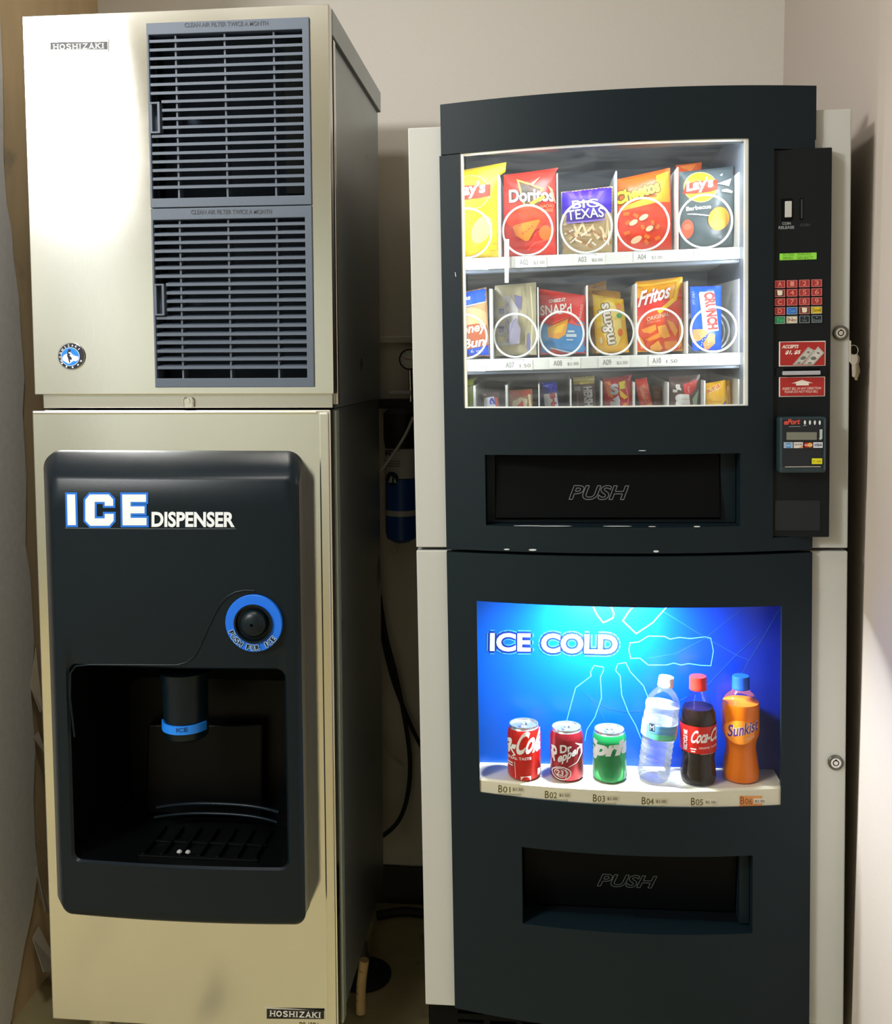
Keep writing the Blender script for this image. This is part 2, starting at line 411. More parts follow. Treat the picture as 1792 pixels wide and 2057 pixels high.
# grey plaster skin on the near part of the left wall, with its torn edge
def on_left(px, py, x=XL):
    d = cam_ray(px, py); t = x / d.x; return d.y * t, H + d.z * t
edge = [(0, 150), (2, 330), (8, 410), (18, 462), (22, 520), (33, 600), (36, 660), (44, 760), (40, 830), (48, 960), (46, 1095), (56, 1160), (64, 1290), (57, 1390), (60, 1430), (66, 1510), (62, 1600), (66, 1700), (72, 1745), (60, 1830), (44, 1900), (34, 1960), (22, 2020), (16, 2057)]
pl = [on_left(*p) for p in edge]
mb = MB(); T = .006
pl = [(pl[0][0] - .02, CZ)] + pl + [(pl[-1][0], 0)]
for (a, za), (b, zb) in zip(pl, pl[1:]):
    if zb >= za - 1e-4: continue
    mb.face([(XL + T, 1.4, za), (XL + T, a, za), (XL + T, b, zb), (XL + T, 1.4, zb)], PLASTER)
    mb.face([(XL, a, za), (XL + T, a, za), (XL + T, b, zb), (XL, b, zb)], PAPER)
mb.build('plaster_skin', wl)
for k, (pts, lift) in enumerate((([(60, 1885), (72, 1860), (73, 1945), (38, 1950)], .05), ([(68, 1740), (73, 1800), (69, 1835), (60, 1830)], .03), ([(62, 1480), (72, 1470), (69, 1510), (66, 1510)], .02), ([(56, 1380), (66, 1300), (62, 1425), (58, 1430)], .02))):
    q = [on_left(*p) for p in pts]; mb = MB()
    n = len(q); fr = [(XL + T + .001 + (lift if i >= 2 else .0), a, z) for i, (a, z) in enumerate(q)]
    bk = [(x - .0015, a, z) for x, a, z in fr]
    mb.face(fr, PAPER); mb.face(bk, PAPER)
    for i in range(n): mb.face([fr[i], fr[(i + 1) % n], bk[(i + 1) % n], bk[i]], PAPER)
    mb.build('paper_flap', wl)

# ------------------------------------------------------------------ ice machine (upper unit)
F = ICE; DI = .555
IW = .56; W0, W1 = 1.360, 2.040
im = thing('ice_machine', 'stainless ice maker with a dark louvred grille, on top of the ice dispenser', 'ice machine', F, (IW / 2, .28, 1.331))
gu0 = F.px(300, 230)[0]; gu1 = F.px(627, 400)[0]; gw1 = F.px(460, 42)[1]; gw0 = F.px(470, 778)[1]; gwm = F.px(470, 415)[1]
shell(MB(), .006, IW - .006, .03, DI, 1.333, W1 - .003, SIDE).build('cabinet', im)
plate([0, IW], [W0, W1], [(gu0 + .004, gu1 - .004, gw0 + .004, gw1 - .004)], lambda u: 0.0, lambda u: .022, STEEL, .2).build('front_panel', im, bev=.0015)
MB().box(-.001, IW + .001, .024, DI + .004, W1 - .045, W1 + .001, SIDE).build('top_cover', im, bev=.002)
mb = MB().box(.012, IW - .004, .008, .03, 1.335, W0 + .001, STEEL_H); mb.build('kick_strip', im, bev=.001)
MB().box(IW - .006, IW + .0008, .034, .048, 1.34, W1 - .05, STEEL_E).build('corner_strip', im, bev=.001)
cu_, cw_ = F.px(376, 808)
mb = MB()
for sgn in (-1, 1): mb.tube([(cu_ + sgn * .009, .004, cw_ - .009), (cu_ + sgn * .0095, .004, cw_ + .004), (cu_ + sgn * .006, .004, cw_ + .009)], .0016, STEEL_E)
mb.box(cu_ - .008, cu_ + .008, .005, .008, cw_ - .009, cw_ + .006, STEEL)
lt = mb.build('latch', im)
MB().lathe([(.0, .0), (.003, .001), (.0045, .003), (.004, .005)], (0, 0, 0), STEEL_E, 12, axis=lambda p: (cu_ + p[0], .0065 - p[2] + .001, cw_ + .002 + p[1])).build('screw', lt, 40)
# filter screen and inner post behind the louvres
MB().box(gu0, gu1, .07, .076, gw0, gw1, FILTERM).build('filter_screen', im)
pu0 = F.px(571, 120, .05)[0]; pu1 = F.px(606, 120, .05)[0]
MB().box(pu0, pu1, .05, .066, gwm + .03, gw1 - .03, mat('dull_inner_post', (92, 98, 104), .5, .3)).build('inner_post', im)

def grille(w0, w1, hand, txt, letters):
    mb = MB(); top, bot, lft, rgt = .0205, .0165, .004, .0125
    plate([gu0, gu1], [w0, w1], [(gu0 + lft, gu1 - rgt, w0 + bot, w1 - top)], lambda u: -.005, lambda u: .03, GRILLE, .4, mb)
    g = mb.build('air_grille', im, bev=.001)
    a0, a1 = gu0 + lft, gu1 - rgt; lo, hi = w0 + bot, w1 - top; n = 19; dz = (hi - lo) / n
    hu = a0 + .020; h0, h1 = hi - (hi - lo) * hand[1], hi - (hi - lo) * hand[0]
    for k in range(n - 0):
        z = lo + dz * k + .0018
        if k == 0: continue
        s = hu if h0 < z < h1 else a0
        b = MB(); b.hexa([(s, -.003, z), (a1, -.003, z), (s, .017, z + .007), (a1, .017, z + .007), (s, -.003, z + .0050), (a1, -.003, z + .0050), (s, .017, z + .0102), (a1, .017, z + .0102)], GRILLE)
        b.build('slat', g)
    for px in (357, 455, 553):
        u = F.px(px, 300)[0]; MB().box(u - .0016, u + .0016, .001, .022, lo, hi, GRILLE).build('mullion', g)
    hb = MB(); hb.box(a0, a0 + .003, -.006, .012, h0, h1, GRILLE); hb.box(hu - .006, hu - .002, -.008, .012, h0, h1, GRILLE); hb.box(a0, hu - .002, .008, .012, h0, h1, GRILLE)
    hb.box(a0, hu - .002, -.007, .012, h1 - .003, h1, GRILLE); hb.box(a0, hu - .002, -.007, .012, h0, h0 + .003, GRILLE)
    hb.build('pull_tab', g)
    p = Print(F, -.005); p.text(*letters, 9, mat('embossed_grey', (64, 70, 80), .6), bold=.02); p.build('embossed_lettering', g)
grille(gwm, gw1, (.41, .60), 1, ('CLEAN AIR FILTER TWICE A MONTH', (371, 55), (539, 51)))
grille(gw0, gwm - .0015, (.40, .60), 1, ('CLEAN AIR FILTER TWICE A MONTH', (384, 430.5), (546, 429.5)))

def nameplate(par, q, t0, t1, h, dark):
    u0, w1 = F.px(*q[0]); u1, w0 = F.px(*q[1])
    mb = MB().box(u0, u1, -.002, .0005, w0, w1, STEEL_E); o = mb.build('nameplate', par, bev=.0006)
    p = Print(F, -.0022); i = 3
    (x0, y0), (x1, y1) = q; dy = t1[1] - t0[1]
    p.poly([(x0 + i, y0 + i), (x1 - i, y0 + i + dy * .6), (x1 - i, y1 - i + dy * .2), (x0 + i, y1 - i)], pm(24, 22, 22))
    p.slab_serif('HOSHIZAKI', t0, t1, h, pm(225, 225, 220)); p.build('lettering', o)
nameplate(im, [(98, 82), (219, 103)], (107, 100), (210, 97.5), 11, 1)
# round badge
eu, ew = F.px(143.5, 715.5); er = F.px(170, 715)[0] - eu
mb = MB(); mb.lathe([(er, 0), (er, .002), (er * .97, .0026)], (0, 0, 0), CHROME, 40, axis=lambda p: (eu + p[0], -p[2], ew + p[1]))
em = mb.build('round_badge', im)
p = Print(F, -.0028); cx, cy = 143.5, 715.5
p.ell(cx, cy, 26, 26, pm(20, 26, 44), n=40); p.ell(cx - 2, cy + 1, 18.8, 18.8, pm(190, 220, 240), n=36); p.ell(cx - 2, cy + 1, 17.6, 17.6, pm(20, 130, 225), n=36)
p.poly([(125, 719), (129, 713), (134, 711), (137, 706), (141, 706), (146, 712), (152, 715), (158, 716), (158, 722), (153, 726), (148, 725), (143, 729), (139, 731), (133, 728), (127, 724)], pm(214, 222, 238))
p.poly([(137, 703), (140, 701), (143, 703), (142, 706), (141, 708), (142, 712), (140, 714), (144, 718), (145, 722), (143, 723), (141, 722), (141.5, 727), (139.5, 729), (138, 722), (135.5, 715), (135.5, 708)], pm(22, 28, 48))
p.poly([(138, 707), (141, 707.5), (141.5, 710), (139.5, 711)], pm(236, 238, 244))
for k, ch in enumerate('HOSHIZAKI'):
    a = math.radians(-205 + k * 20.5) ; r0 = 19.4
    tx, ty = -math.sin(a), math.cos(a); bx, by = cx + r0 * math.cos(a), cy + r0 * math.sin(a)
    hw = .8 if ch == 'I' else 2.1
    p.text(ch, (bx - tx * hw, by - ty * hw), (bx + tx * hw, by + ty * hw), 4.4, pm(225, 228, 232), bold=.03)
for a in (25, 50, 80, 112, 140):
    a = math.radians(a); sx, sy = cx + 22.6 * math.cos(a), cy + 22.6 * math.sin(a)
    p.poly([(sx + (2.7 if i % 2 == 0 else 1.2) * math.sin(i * math.pi / 5), sy - (2.7 if i % 2 == 0 else 1.2) * math.cos(i * math.pi / 5)) for i in range(10)], pm(235, 236, 238))
p.build('badge_print', em)

# ------------------------------------------------------------------ ice dispenser (lower unit)
D0, D1 = -.006, .554; B0, B1 = .158, 1.331
idp = thing('ice_dispenser', 'tall stainless ice dispenser with a black moulded front, under the louvred ice maker', 'ice dispenser', F, (.274, .28, 0))
AV = -.066                                   # front face of the moulding
def bowv(u): return AV - .012 * (1 - ((u - .27) / .25) ** 2)
ha = [F.on(138, 1540, bowv)[0], F.on(578, 1540, bowv)[0], F.on(360, 1744, bowv)[1], F.on(250, 1337, bowv)[1]]
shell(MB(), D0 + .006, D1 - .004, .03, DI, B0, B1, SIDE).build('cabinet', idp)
plate([D0, D1], [B0, B1], [(ha[0] - .01, ha[1] + .01, ha[2] - .01, ha[3] + .01)], lambda u: 0.0, lambda u: .028, STEEL, .3).build('front_panel', idp, bev=.002)
MB().box(D1 - .021, D1 - .003, -.004, .002, B0 + .001, B1 - .004, STEEL_E).build('edge_strip', idp, bev=.0035)
MB().box(D0 + .002, D1 - .024, -.0035, .002, B1 - .007, B1 - .0015, STEEL_E).build('top_edge_strip', idp, bev=.0018)
MB().box(D1 - .006, D1 + .0025, .036, .062, B0, B1 - .002, TRIMG).build('side_strip', idp, bev=.002)
for u in (D0 + .06, D1 - .032):
    for v in (.08, .42):
        lg = MB().lathe([(.019, .02), (.019, .09), (.026, .10), (.026, B0)], (u, v, 0), CHROME, 16).build('leg', idp, 40)
        MB().lathe([(.064, 0), (.066, .006), (.048, .014), (.022, .022), (.018, .03)], (u, v, 0), RUBBER, 24).build('foot', lg, 40)

# moulded front: loft from the back flange to the face, face bridged to the opening
def rr(x0, x1, y0, y1, r, cx=0, cy=0, n=96):
    out = []; ne, nc = 14, n // 4 - 14       # four sides and four corners, the same count on every ring
    for (px_, py_, a0, dx, dy, L) in ((x1 - r, y1 - r, 0, -1, 0, x1 - x0 - 2 * r), (x0 + r, y1 - r, 90, 0, -1, y1 - y0 - 2 * r), (x0 + r, y0 + r, 180, 1, 0, x1 - x0 - 2 * r), (x1 - r, y0 + r, 270, 0, 1, y1 - y0 - 2 * r)):
        for k in range(nc):
            t = math.radians(a0 + 90 * k / (nc - 1)); out.append((px_ + r * math.cos(t), py_ + r * math.sin(t)))
        ex, ey = out[-1]
        for k in range(1, ne + 1): out.append((ex + dx * L * k / (ne + 1), ey + dy * L * k / (ne + 1)))
    return out
fu0 = F.px(108, 1400)[0]; fu1 = F.px(617, 1400)[0]; ftop = F.px(360, 905)[1]; fbot = F.px(360, 1850)[1] + .02
hc = ((ha[0] + ha[1]) / 2, (ha[2] + ha[3]) / 2)
ffu0 = F.px(113, 1400, AV)[0]; ffu1 = F.px(601, 1400, AV)[0]; fftop = F.px(360, 962, AV)[1]; ffbot = F.on(360, 1853, bowv)[1]
NR = 96
ringA = [(u, 0.0, w) for u, w in rr(fu0, fu1, fbot, ftop, .030, *hc, n=NR)]
ringB = [(u, -.012, w) for u, w in rr(fu0 + .001, fu1 - .001, fbot, ftop - .003, .030, *hc, n=NR)]
ringC = [(u, bowv(u) + .007, w) for u, w in rr(ffu0 - .004, ffu1 + .004, ffbot - .003, fftop + .006, .020, *hc, n=NR)]
ringD = [(u, bowv(u), w) for u, w in rr(ffu0 + .004, ffu1 - .004, ffbot + .004, fftop - .003, .018, *hc, n=NR)]
hol = rr(ha[0], ha[1], ha[2], ha[3], .016, *hc, n=NR)
rings = [ringA, ringB, ringC, ringD]
for k in range(1, 7):
    t = k / 7; rings.append([(d[0] + (h[0] - d[0]) * t, 0, d[2] + (h[1] - d[2]) * t) for d, h in zip(ringD, hol)])
    rings[-1] = [(u, bowv(u), w) for u, _, w in rings[-1]]
rings.append([(u, bowv(u), w) for u, w in hol])
rings.append([(u, bowv(u) + .005, w) for u, w in rr(ha[0] + .004, ha[1] - .004, ha[2] + .003, ha[3] - .004, .014, *hc, n=NR)])
mb = MB()
vs = [p for r in rings for p in r]
mb.idx(vs, [(j * NR + k, j * NR + (k + 1) % NR, (j + 1) * NR + (k + 1) % NR, (j + 1) * NR + k) for j in range(len(rings) - 1) for k in range(NR)], PLASTIC)
bz = mb.build('moulded_front', idp, 50)
# recess behind the opening
AD = .13
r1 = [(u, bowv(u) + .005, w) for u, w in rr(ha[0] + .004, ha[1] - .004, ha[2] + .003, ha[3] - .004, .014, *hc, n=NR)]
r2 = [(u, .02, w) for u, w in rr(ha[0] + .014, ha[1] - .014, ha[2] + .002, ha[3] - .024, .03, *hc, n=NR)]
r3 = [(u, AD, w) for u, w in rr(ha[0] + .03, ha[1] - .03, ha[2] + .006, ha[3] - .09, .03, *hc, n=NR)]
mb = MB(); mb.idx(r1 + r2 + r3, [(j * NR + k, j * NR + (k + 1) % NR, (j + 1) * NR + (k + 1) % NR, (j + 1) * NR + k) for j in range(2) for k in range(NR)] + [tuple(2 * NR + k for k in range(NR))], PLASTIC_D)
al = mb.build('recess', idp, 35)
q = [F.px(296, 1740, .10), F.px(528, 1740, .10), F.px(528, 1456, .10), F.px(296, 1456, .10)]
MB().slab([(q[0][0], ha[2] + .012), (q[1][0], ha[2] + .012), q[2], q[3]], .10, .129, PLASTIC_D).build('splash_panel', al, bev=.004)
# chute with its blue band
cu_, cv_ = F.px(374, 1450, -.005)[0], -.005
ct = F.px(374, 1345, cv_)[1]; cb = F.px(374, 1490, cv_ - .03)[1]; b1 = F.px(374, 1459, cv_ - .04)[1]; b0 = F.px(374, 1476, cv_ - .04)[1]; rad = .0405
ch = MB().lathe([(rad * .9, cb), (rad, cb + .004), (rad, cb + .05), (rad * 1.03, cb + .10), (rad * 1.15, ct + .0)], (cu_, cv_, 0), PLASTIC, 40).build('chute', idp, 50)
def arc_band(r, a0, a1, z0, z1, m, n=30):
    return MB().grid(lambda i, j: (cu_ + r * math.sin(a0 + (a1 - a0) * i), cv_ - r * math.cos(a0 + (a1 - a0) * i), z0 + (z1 - z0) * j), n, 1, m)
BLUE = mat('chute_blue', (28, 128, 236), .4)
mb = arc_band(rad + .003, -1.35, 1.35, b0, b1, BLUE)
for z in (b0, b1): mb.grid(lambda i, j, z=z: (cu_ + (rad - .004 + .007 * j) * math.sin(-1.35 + 2.7 * i), cv_ - (rad - .004 + .007 * j) * math.cos(-1.35 + 2.7 * i), z), 30, 1, BLUE)
bd = mb.build('band', ch, 40)
cyl = lambda r: (lambda u, w: cv_ - math.sqrt(max(r * r - (u - cu_) ** 2, 1e-6)))
p = Print(F, cv_ - rad - .003, cyl(rad + .003)); p.text('ICE', (354, 1471), (376, 1471), 8.5, pm(16, 60, 120), bold=.02); p.build('band_lettering', bd)
# drip tray
tu0, tu1 = F.px(290, 1690, 0)[0], F.px(545, 1690, 0)[0]; tw = ha[2] + .010
mb = MB()
ac = [(tu0 + (tu1 - tu0) * i / 20, .085 - .026 * abs(2 * i / 20 - 1) ** 2.5, tw + .034) for i in range(21)]
mb.tube(ac, .0035, PLASTIC); mb.tube([(a, b - .012, c - .014) for a, b, c in ac], .003, PLASTIC)
tr = mb.build('drip_tray', idp, 50)
for k in range(7):
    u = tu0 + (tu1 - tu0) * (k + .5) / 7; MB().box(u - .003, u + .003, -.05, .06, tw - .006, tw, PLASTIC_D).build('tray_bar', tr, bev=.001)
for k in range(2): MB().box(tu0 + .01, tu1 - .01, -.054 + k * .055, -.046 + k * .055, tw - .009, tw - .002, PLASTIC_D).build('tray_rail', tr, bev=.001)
# raised contour line sweeping from the opening round the button
cl = [(150, 1480), (141, 1400), (142, 1352), (152, 1338), (180, 1335), (260, 1335.5), (355, 1336), (375, 1331), (390, 1319), (402, 1298), (414, 1270), (428, 1240), (441, 1215), (456, 1199), (474, 1189), (492, 1186), (512, 1187)]
pts = []
for x, y in cl:
    u, w = F.on(x, y, bowv); pts.append((u, bowv(u) - .0002, w))
mb = MB().tube(pts, .0018, PLASTIC, 8); mb.build('contour_ridge', idp, 60)
# push button
bu, bw = F.on(511, 1251, bowv); bv = bowv(bu); br = F.on(569, 1251, bowv)[0] - bu
bv -= .0032; axb = lambda p: (bu + p[0], bv - p[2], bw + p[1])
bt = MB().lathe([(br, -.006), (br, .0015), (br * .985, .0022), (br * .70, .0022), (br * .68, .004)], (0, 0, 0), mat('button_ring_blue', (20, 108, 224), .42), 48, False, axb).build('button_ring', idp, 40)
bt['label'] = 'bright blue button ring'
ba = MB().lathe([(br * .69, .002), (br * .68, .006), (br * .62, .006), (br * .58, -.006), (br * .5, -.008), (br * .48, .004), (br * .40, .010), (br * .25, .0135), (br * .05, .0145)], (0, 0, 0), PLASTIC, 40, False, axb).build('push_button', bt, 60)
p = Print(F, bv - .0024)
for k, chx in enumerate('PUSH FOR ICE'):
    if chx == ' ': continue
    a = math.radians(156 - k * 10.6); r0 = 55; bx, by = 511 + r0 * math.cos(a), 1251 + r0 * math.sin(a)
    tx, ty = math.sin(a), -math.cos(a); hw = 1.6 if chx == 'I' else 4.3
    q0, q1 = (bx - tx * hw, by - ty * hw), (bx + tx * hw, by + ty * hw); p.outline(chx, q0, q1, 10.5, 2.6, pm(150, 190, 236), 0, .02); p.text(chx, q0, q1, 10.5, pm(10, 18, 40), bold=.02)
p.build('ring_lettering', bt)
# face lettering
p = Print(F, bowv, lambda u, w: bowv(u), .02, .0005)
WHT, BLU = pm(226, 232, 236), pm(24, 112, 214)
L1 = [(135.2, 993), (151.6, 993), (153, 1054.7), (136.5, 1054.7)]
L2 = [(172, 1004), (181, 993), (219, 993), (228, 1003), (228, 1016), (211, 1016), (211, 1008), (191, 1008), (191, 1041), (211, 1041), (211, 1032), (229, 1032), (229, 1046), (220, 1056), (182, 1056), (172, 1046)]
L3 = [(246, 993), (294, 993), (294, 1008), (263, 1008), (263, 1017), (291, 1017), (291, 1031), (263, 1031), (263, 1040), (295, 1040), (295, 1055), (247, 1055)]
p.line([(131, 986), (474, 1022), (474, 1062), (131, 1060)][0:0] + [(131, 1060.5), (474, 1062)], 1.2, pm(96, 104, 110)); p.line([(131, 986), (300, 985)], 1, pm(52, 60, 66))
for Lk in (L1, L2, L3): p.line(Lk, 8, BLU, True)
for Lk in (L1, L2, L3): p.poly(Lk, WHT)
p.text('DISPENSER', (305, 1058.5), (472, 1059), 31, WHT, bold=.035)
p.build('lettering', bz)
nameplate(idp, [(533, 2024), (654, 2049)], (542, 2041), (645, 2044.5), 11.5, 0)
p = Print(F, -.0005); p.text('DB-130H', (601, 2063), (639, 2064), 9, pm(120, 104, 20), bold=.01); p.build('model_plate', idp)
# bits of ice left in the tray
for k, (x, y) in enumerate(((361, 1727), (378, 1723))):
    u, w = F.px(x, y, -.045); t = thing('ice_chip', ('small wet chip of ice at the left on the dispenser drip tray', 'small wet chip of ice at the right on the dispenser drip tray')[k], 'ice', F, (u, -.045, tw))
    MB().lathe([(.003, 0), (.0052, .002), (.0042, .0045), (.0014, .0062)], (u, -.045, tw + .0006), mat('clear_ice', (235, 242, 245), .08, trans=.6, ior=1.31), 7).build('ice_piece', t)

# ------------------------------------------------------------------ vending machines: common front curve
F = VEN; VW = .7681; VT, VS, VB = 1.8387, 1.0748, .1975
dl = F.px(897, 1105, -.012)[0]; dr = F.px(1632, 1108, -.012)[0]; dc, dh = (dl + dr) / 2, (dr - dl) / 2
def door(u): return -.012 - .042 * max(0, 1 - ((u - dc) / dh) ** 2)
thin = lambda u: door(u) + .010
def dpx(x, y): return F.on(x, y, door)
def avg(*a): return sum(a) / len(a)
snack = thing('snack_vending_machine', 'black fronted snack vending machine with cream side strips, standing on the drink machine', 'vending machine', F, (VW / 2, .3, VS))
drink = thing('drink_vending_machine', 'black fronted drink vending machine with blue lit display, under the snack machine', 'vending machine', F, (VW / 2, .3, 0))

# ---- snack machine
wl_, wr_ = avg(dpx(925, 308)[0], dpx(930, 820)[0]), avg(dpx(1507, 276)[0], dpx(1501, 815)[0])
wt_, wb_ = avg(dpx(925, 308)[1], dpx(1507, 276)[1], dpx(1216, 288)[1]), avg(dpx(930, 820)[1], dpx(1501, 815)[1])
c0, c1 = dpx(975, 985)[0], dpx(1487, 985)[0]; c2, c3 = dpx(1230, 1060)[1], dpx(1230, 914)[1]
dtop = avg(dpx(885, 210)[1], dpx(1640, 172)[1], dpx(1262, 178)[1]); capw = avg(dpx(897, 309)[1], dpx(1600, 276)[1])
pu0, pu1 = F.px(1552, 690, -.022)[0], F.px(1669, 690, -.022)[0]; pw1, pw0 = F.px(1613, 298, -.022)[1], F.px(1608, 1079, -.022)[1]
SG = .0028
el, er_ = dpx(885, 260)[0], dpx(1640, 225)[0]
def row(w, ua, ub, pl, pr, *more):
    a, b = dpx(*pl), dpx(*pr); k = (b[1] - a[1]) / (b[0] - a[0]); return (round(w, 5), ua, w + k * (ua - (ua + ub) / 2), ub, w + k * (ub - (ua + ub) / 2))
mb = shell(MB(), .002, VW - .002, .03, .60, VS + SG, VT - .001, DARK)
plate([0, VW], [VS + SG, VT], [(dl + .012, min(dr, er_) - .016, VS + .02, VT - .035)], lambda u: 0.0, lambda u: .03, CREAM, .4, mb); mb.build('cabinet', snack, bev=.002)
vb = lambda u: .004
warp(plate([dl, dr], [VS + SG, capw - .0008], [(wl_, wr_, wb_, capw + .5, thin), (c0, c1, c2, c3), (pu0, 2, pw0, pw1)], door, vb, DOORM, .025), [row(wb_, wl_, wr_, (930, 820), (1501, 815)), row(capw - .0008, dl, dr, (890, 310), (1640, 272))]).build('door', snack, 35)
FW_ = [row(capw + .0008, el, er_, (890, 310), (1640, 272)), row(wt_, wl_, wr_, (925, 307), (1507, 276)), row(dtop, el, er_, (885, 210), (1640, 172))]
warp(plate([el, er_], [capw + .0008, dtop], [(wl_, wr_, capw - .5, wt_, thin)], door, lambda u: .001, DOORM, .025), FW_).build('top_fascia', snack, 35)
# window
mb = plate([wl_, wr_], [wb_, wt_], [(wl_ + .0065, wr_ - .006, wb_ + .0022, wt_ - .002)], lambda u: door(u) + .003, lambda u: door(u) + .016, WHITEM, .03)
warp(mb, [row(wt_, wl_, wr_, (925, 307), (1507, 276)), row(wt_ - .002, wl_, wr_, (925, 307), (1507, 276)), row(wb_, wl_, wr_, (930, 820), (1501, 815)), row(wb_ + .0022, wl_, wr_, (930, 820), (1501, 815))])
mb.build('window_trim', snack, 35)
MB().grid(lambda i, j: (wl_ + .001 + (wr_ - wl_ - .002) * i, door(wl_ + (wr_ - wl_) * i) + .0075, wb_ + .001 + (wt_ - wb_ - .002) * j), 24, 1, GLASS).build('window_pane', snack, 35)
# interior
il, ir, ib, it_, iv = wl_ - .045, wr_ + .004, wb_ - .13, wt_ + .045, .42
shell(MB(), il, ir, .014, iv, ib, it_, LINER).build('interior_liner', snack)
TUBE = mat('cool_white_tube', (225, 240, 255), .4, emis=9)
tz = wt_ + .016
MB().lathe([(.009, il + .012), (.009, ir - .012)], (0, 0, 0), TUBE, 16, axis=lambda p: (p[2], .022 + p[0], tz + .006 + p[1])).build('lamp_tube', snack, 40)
def inlamp(name, u0, u1, v, w, target, sy, power, color):
    a = F.M @ Vector(((u0 + u1) / 2, v, w)); b = F.M @ Vector(target)
    o = area(name, a, b, abs(u1 - u0), sy, power, color)
    x = (F.M.to_3x3() @ Vector((1, 0, 0))).normalized(); z = (a - b); z = (z - x * z.dot(x)).normalized(); y = z.cross(x)
    o.matrix_world = Matrix(((x.x, y.x, z.x, a.x), (x.y, y.y, z.y, a.y), (x.z, y.z, z.z, a.z), (0, 0, 0, 1)))
    return o
inlamp('snack_window_lamp', wl_ + .02, wr_ - .02, -.012, wt_ + .018, ((il + ir) / 2, .16, ib + .05), .02, 1.6, (.9, .96, 1))

for nm, u, tu, pw in (('snack_left_lamp', wl_ - .016, .5, .8), ('snack_right_lamp', wr_ + .001, .3, 1.15)):
    o = inlamp(nm, u, u + .012, .010, (wt_ + wb_) / 2 + .03, (tu, .16, (wt_ + wb_) / 2), wt_ - wb_ - .06, pw, (.9, .96, 1))
    a = F.M @ Vector((u, .009, (wt_ + wb_) / 2 + .02)); b = F.M @ Vector((tu, .10, (wt_ + wb_) / 2 + .02)); z = (a - b).normalized(); y = (F.M.to_3x3() @ Vector((0, 0, 1))).normalized(); x = y.cross(z).normalized(); z = x.cross(y)
    o.matrix_world = Matrix(((x.x, y.x, z.x, a.x), (x.y, y.y, z.y, a.y), (x.z, y.z, z.z, a.z), (0, 0, 0, 1)))

# shelves: each follows its own front edge
SV = .058
def shelf(tl, tr, hpx, tags, txt):
    a, b = F.px(*tl, SV), F.px(*tr, SV); s = (b[1] - a[1]) / (b[0] - a[0]); lw = lambda u: a[1] + s * (u - a[0])
    hh = a[1] - F.px(tl[0], tl[1] + hpx, SV)[1]; u0, u1 = il + .004, b[0]
    mb = MB(); P = lambda v, d: [(u0, v, lw(u0) - d), (u1, v, lw(u1) - d)]
    mb.slab([(u0, lw(u0) - hh), (u1, lw(u1) - hh), (u1, lw(u1)), (u0, lw(u0))], SV, SV + .003, WHITEM)
    mb.slab([(u0, lw(u0) - .012), (u1, lw(u1) - .012), (u1, lw(u1) - .009), (u0, lw(u0) - .009)], SV + .003, iv - .03, WHITEM)
    mb.slab([(u0, lw(u0) - hh - .006), (u1, lw(u1) - hh - .006), (u1, lw(u1) - hh), (u0, lw(u0) - hh)], SV + .006, SV + .03, LINER)
    o = mb.build('shelf', snack, bev=.001)
    MB().box(u1 + .001, u1 + .007, SV + .004, SV + .02, lw(u1) - hh - .01, lw(u1) + .05, WHITEM).build('shelf_bracket', snack, bev=.001)
    for (x, y, t, pr) in tags:
        p = Print(F, SV)
        p.rect(x - 8, y - 17, x + 54, y + 4, pm(246, 247, 242))
        p.line([(x - 2, y - 16), (x + 36, y - 16.8), (x + 36, y - 13)], 1, pm(176, 180, 176))
        p.text(t, (x, y), (x + 17, y - .7), 11, pm(128, 134, 134), bold=0); p.text(pr, (x + 28, y - .5), (x + 50, y - 1.5), 7, pm(140, 142, 138), bold=0)
        p.build('price_tag', o)
    return lw
SH1 = shelf((930, 519.5), (1487, 496), 23, [(927, 538, 'A01', '$2.00'), (1044, 532.5, 'A02', '$2.00'), (1161, 527, 'A03', '$2.00'), (1281, 522, 'A04', '$2.00'), (1402, 517, 'A05', '$2.00')], 0)
SH2 = shelf((932, 722.5), (1487, 708), 24, [(921, 742, 'A06', '$1.00'), (1016, 739, 'A07', '1.50'), (1112, 735.5, 'A08', '$1.00'), (1211, 733.5, 'A09', '$2.00'), (1311, 730, 'A10', '1.50'), (1412, 727, 'A11', '$2.00')], 0)
SH3 = shelf((934, 905), (1487, 897), 24, [], 0)
MB().slab([F.px(1014, 568, SV - .006), F.px(1022, 568, SV - .006), F.px(1023, 480, SV - .006), F.px(1013, 480, SV - .006)], SV - .006, SV - .004, WHITEM).build('reflection_strip', snack, bev=.0006)  # solid white strip standing in for a lamp reflection on the window sheet
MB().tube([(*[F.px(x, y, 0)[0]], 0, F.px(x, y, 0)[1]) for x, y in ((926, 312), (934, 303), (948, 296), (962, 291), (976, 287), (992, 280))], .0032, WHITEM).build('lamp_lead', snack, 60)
DIV = {}
def divider(xt, yt, xb, yb, sh, th=.0011):
    a, b = F.px(xt, yt, SV + .006), F.px(xb, yb, SV + .006); z = sh(b[0]) + .0005; v0, v1 = SV + .006, iv - .06
    mb = MB(); u0, u1 = b[0], a[0] + (b[0] - a[0]) * 0
    mb.hexa([(b[0] - th, v0, z), (b[0] + th, v0, z), (b[0] - th, v1, z), (b[0] + th, v1, z), (b[0] - th, v0, a[1]), (b[0] + th, v0, a[1]), (b[0] - th, v1, a[1] + .01), (b[0] + th, v1, a[1] + .01)], WHITEM)
    mb.build('divider', snack); DIV.setdefault(sh, []).append((b[0], a[1] + .011, th))
for d in ((1007, 352, 1004, 515, .0022), (1123, 348, 1121, 509), (1233, 344, 1239, 505), (1361, 336, 1362, 500), (1486, 346, 1484, 497)): divider(*d[:4], SH1, *d[4:])
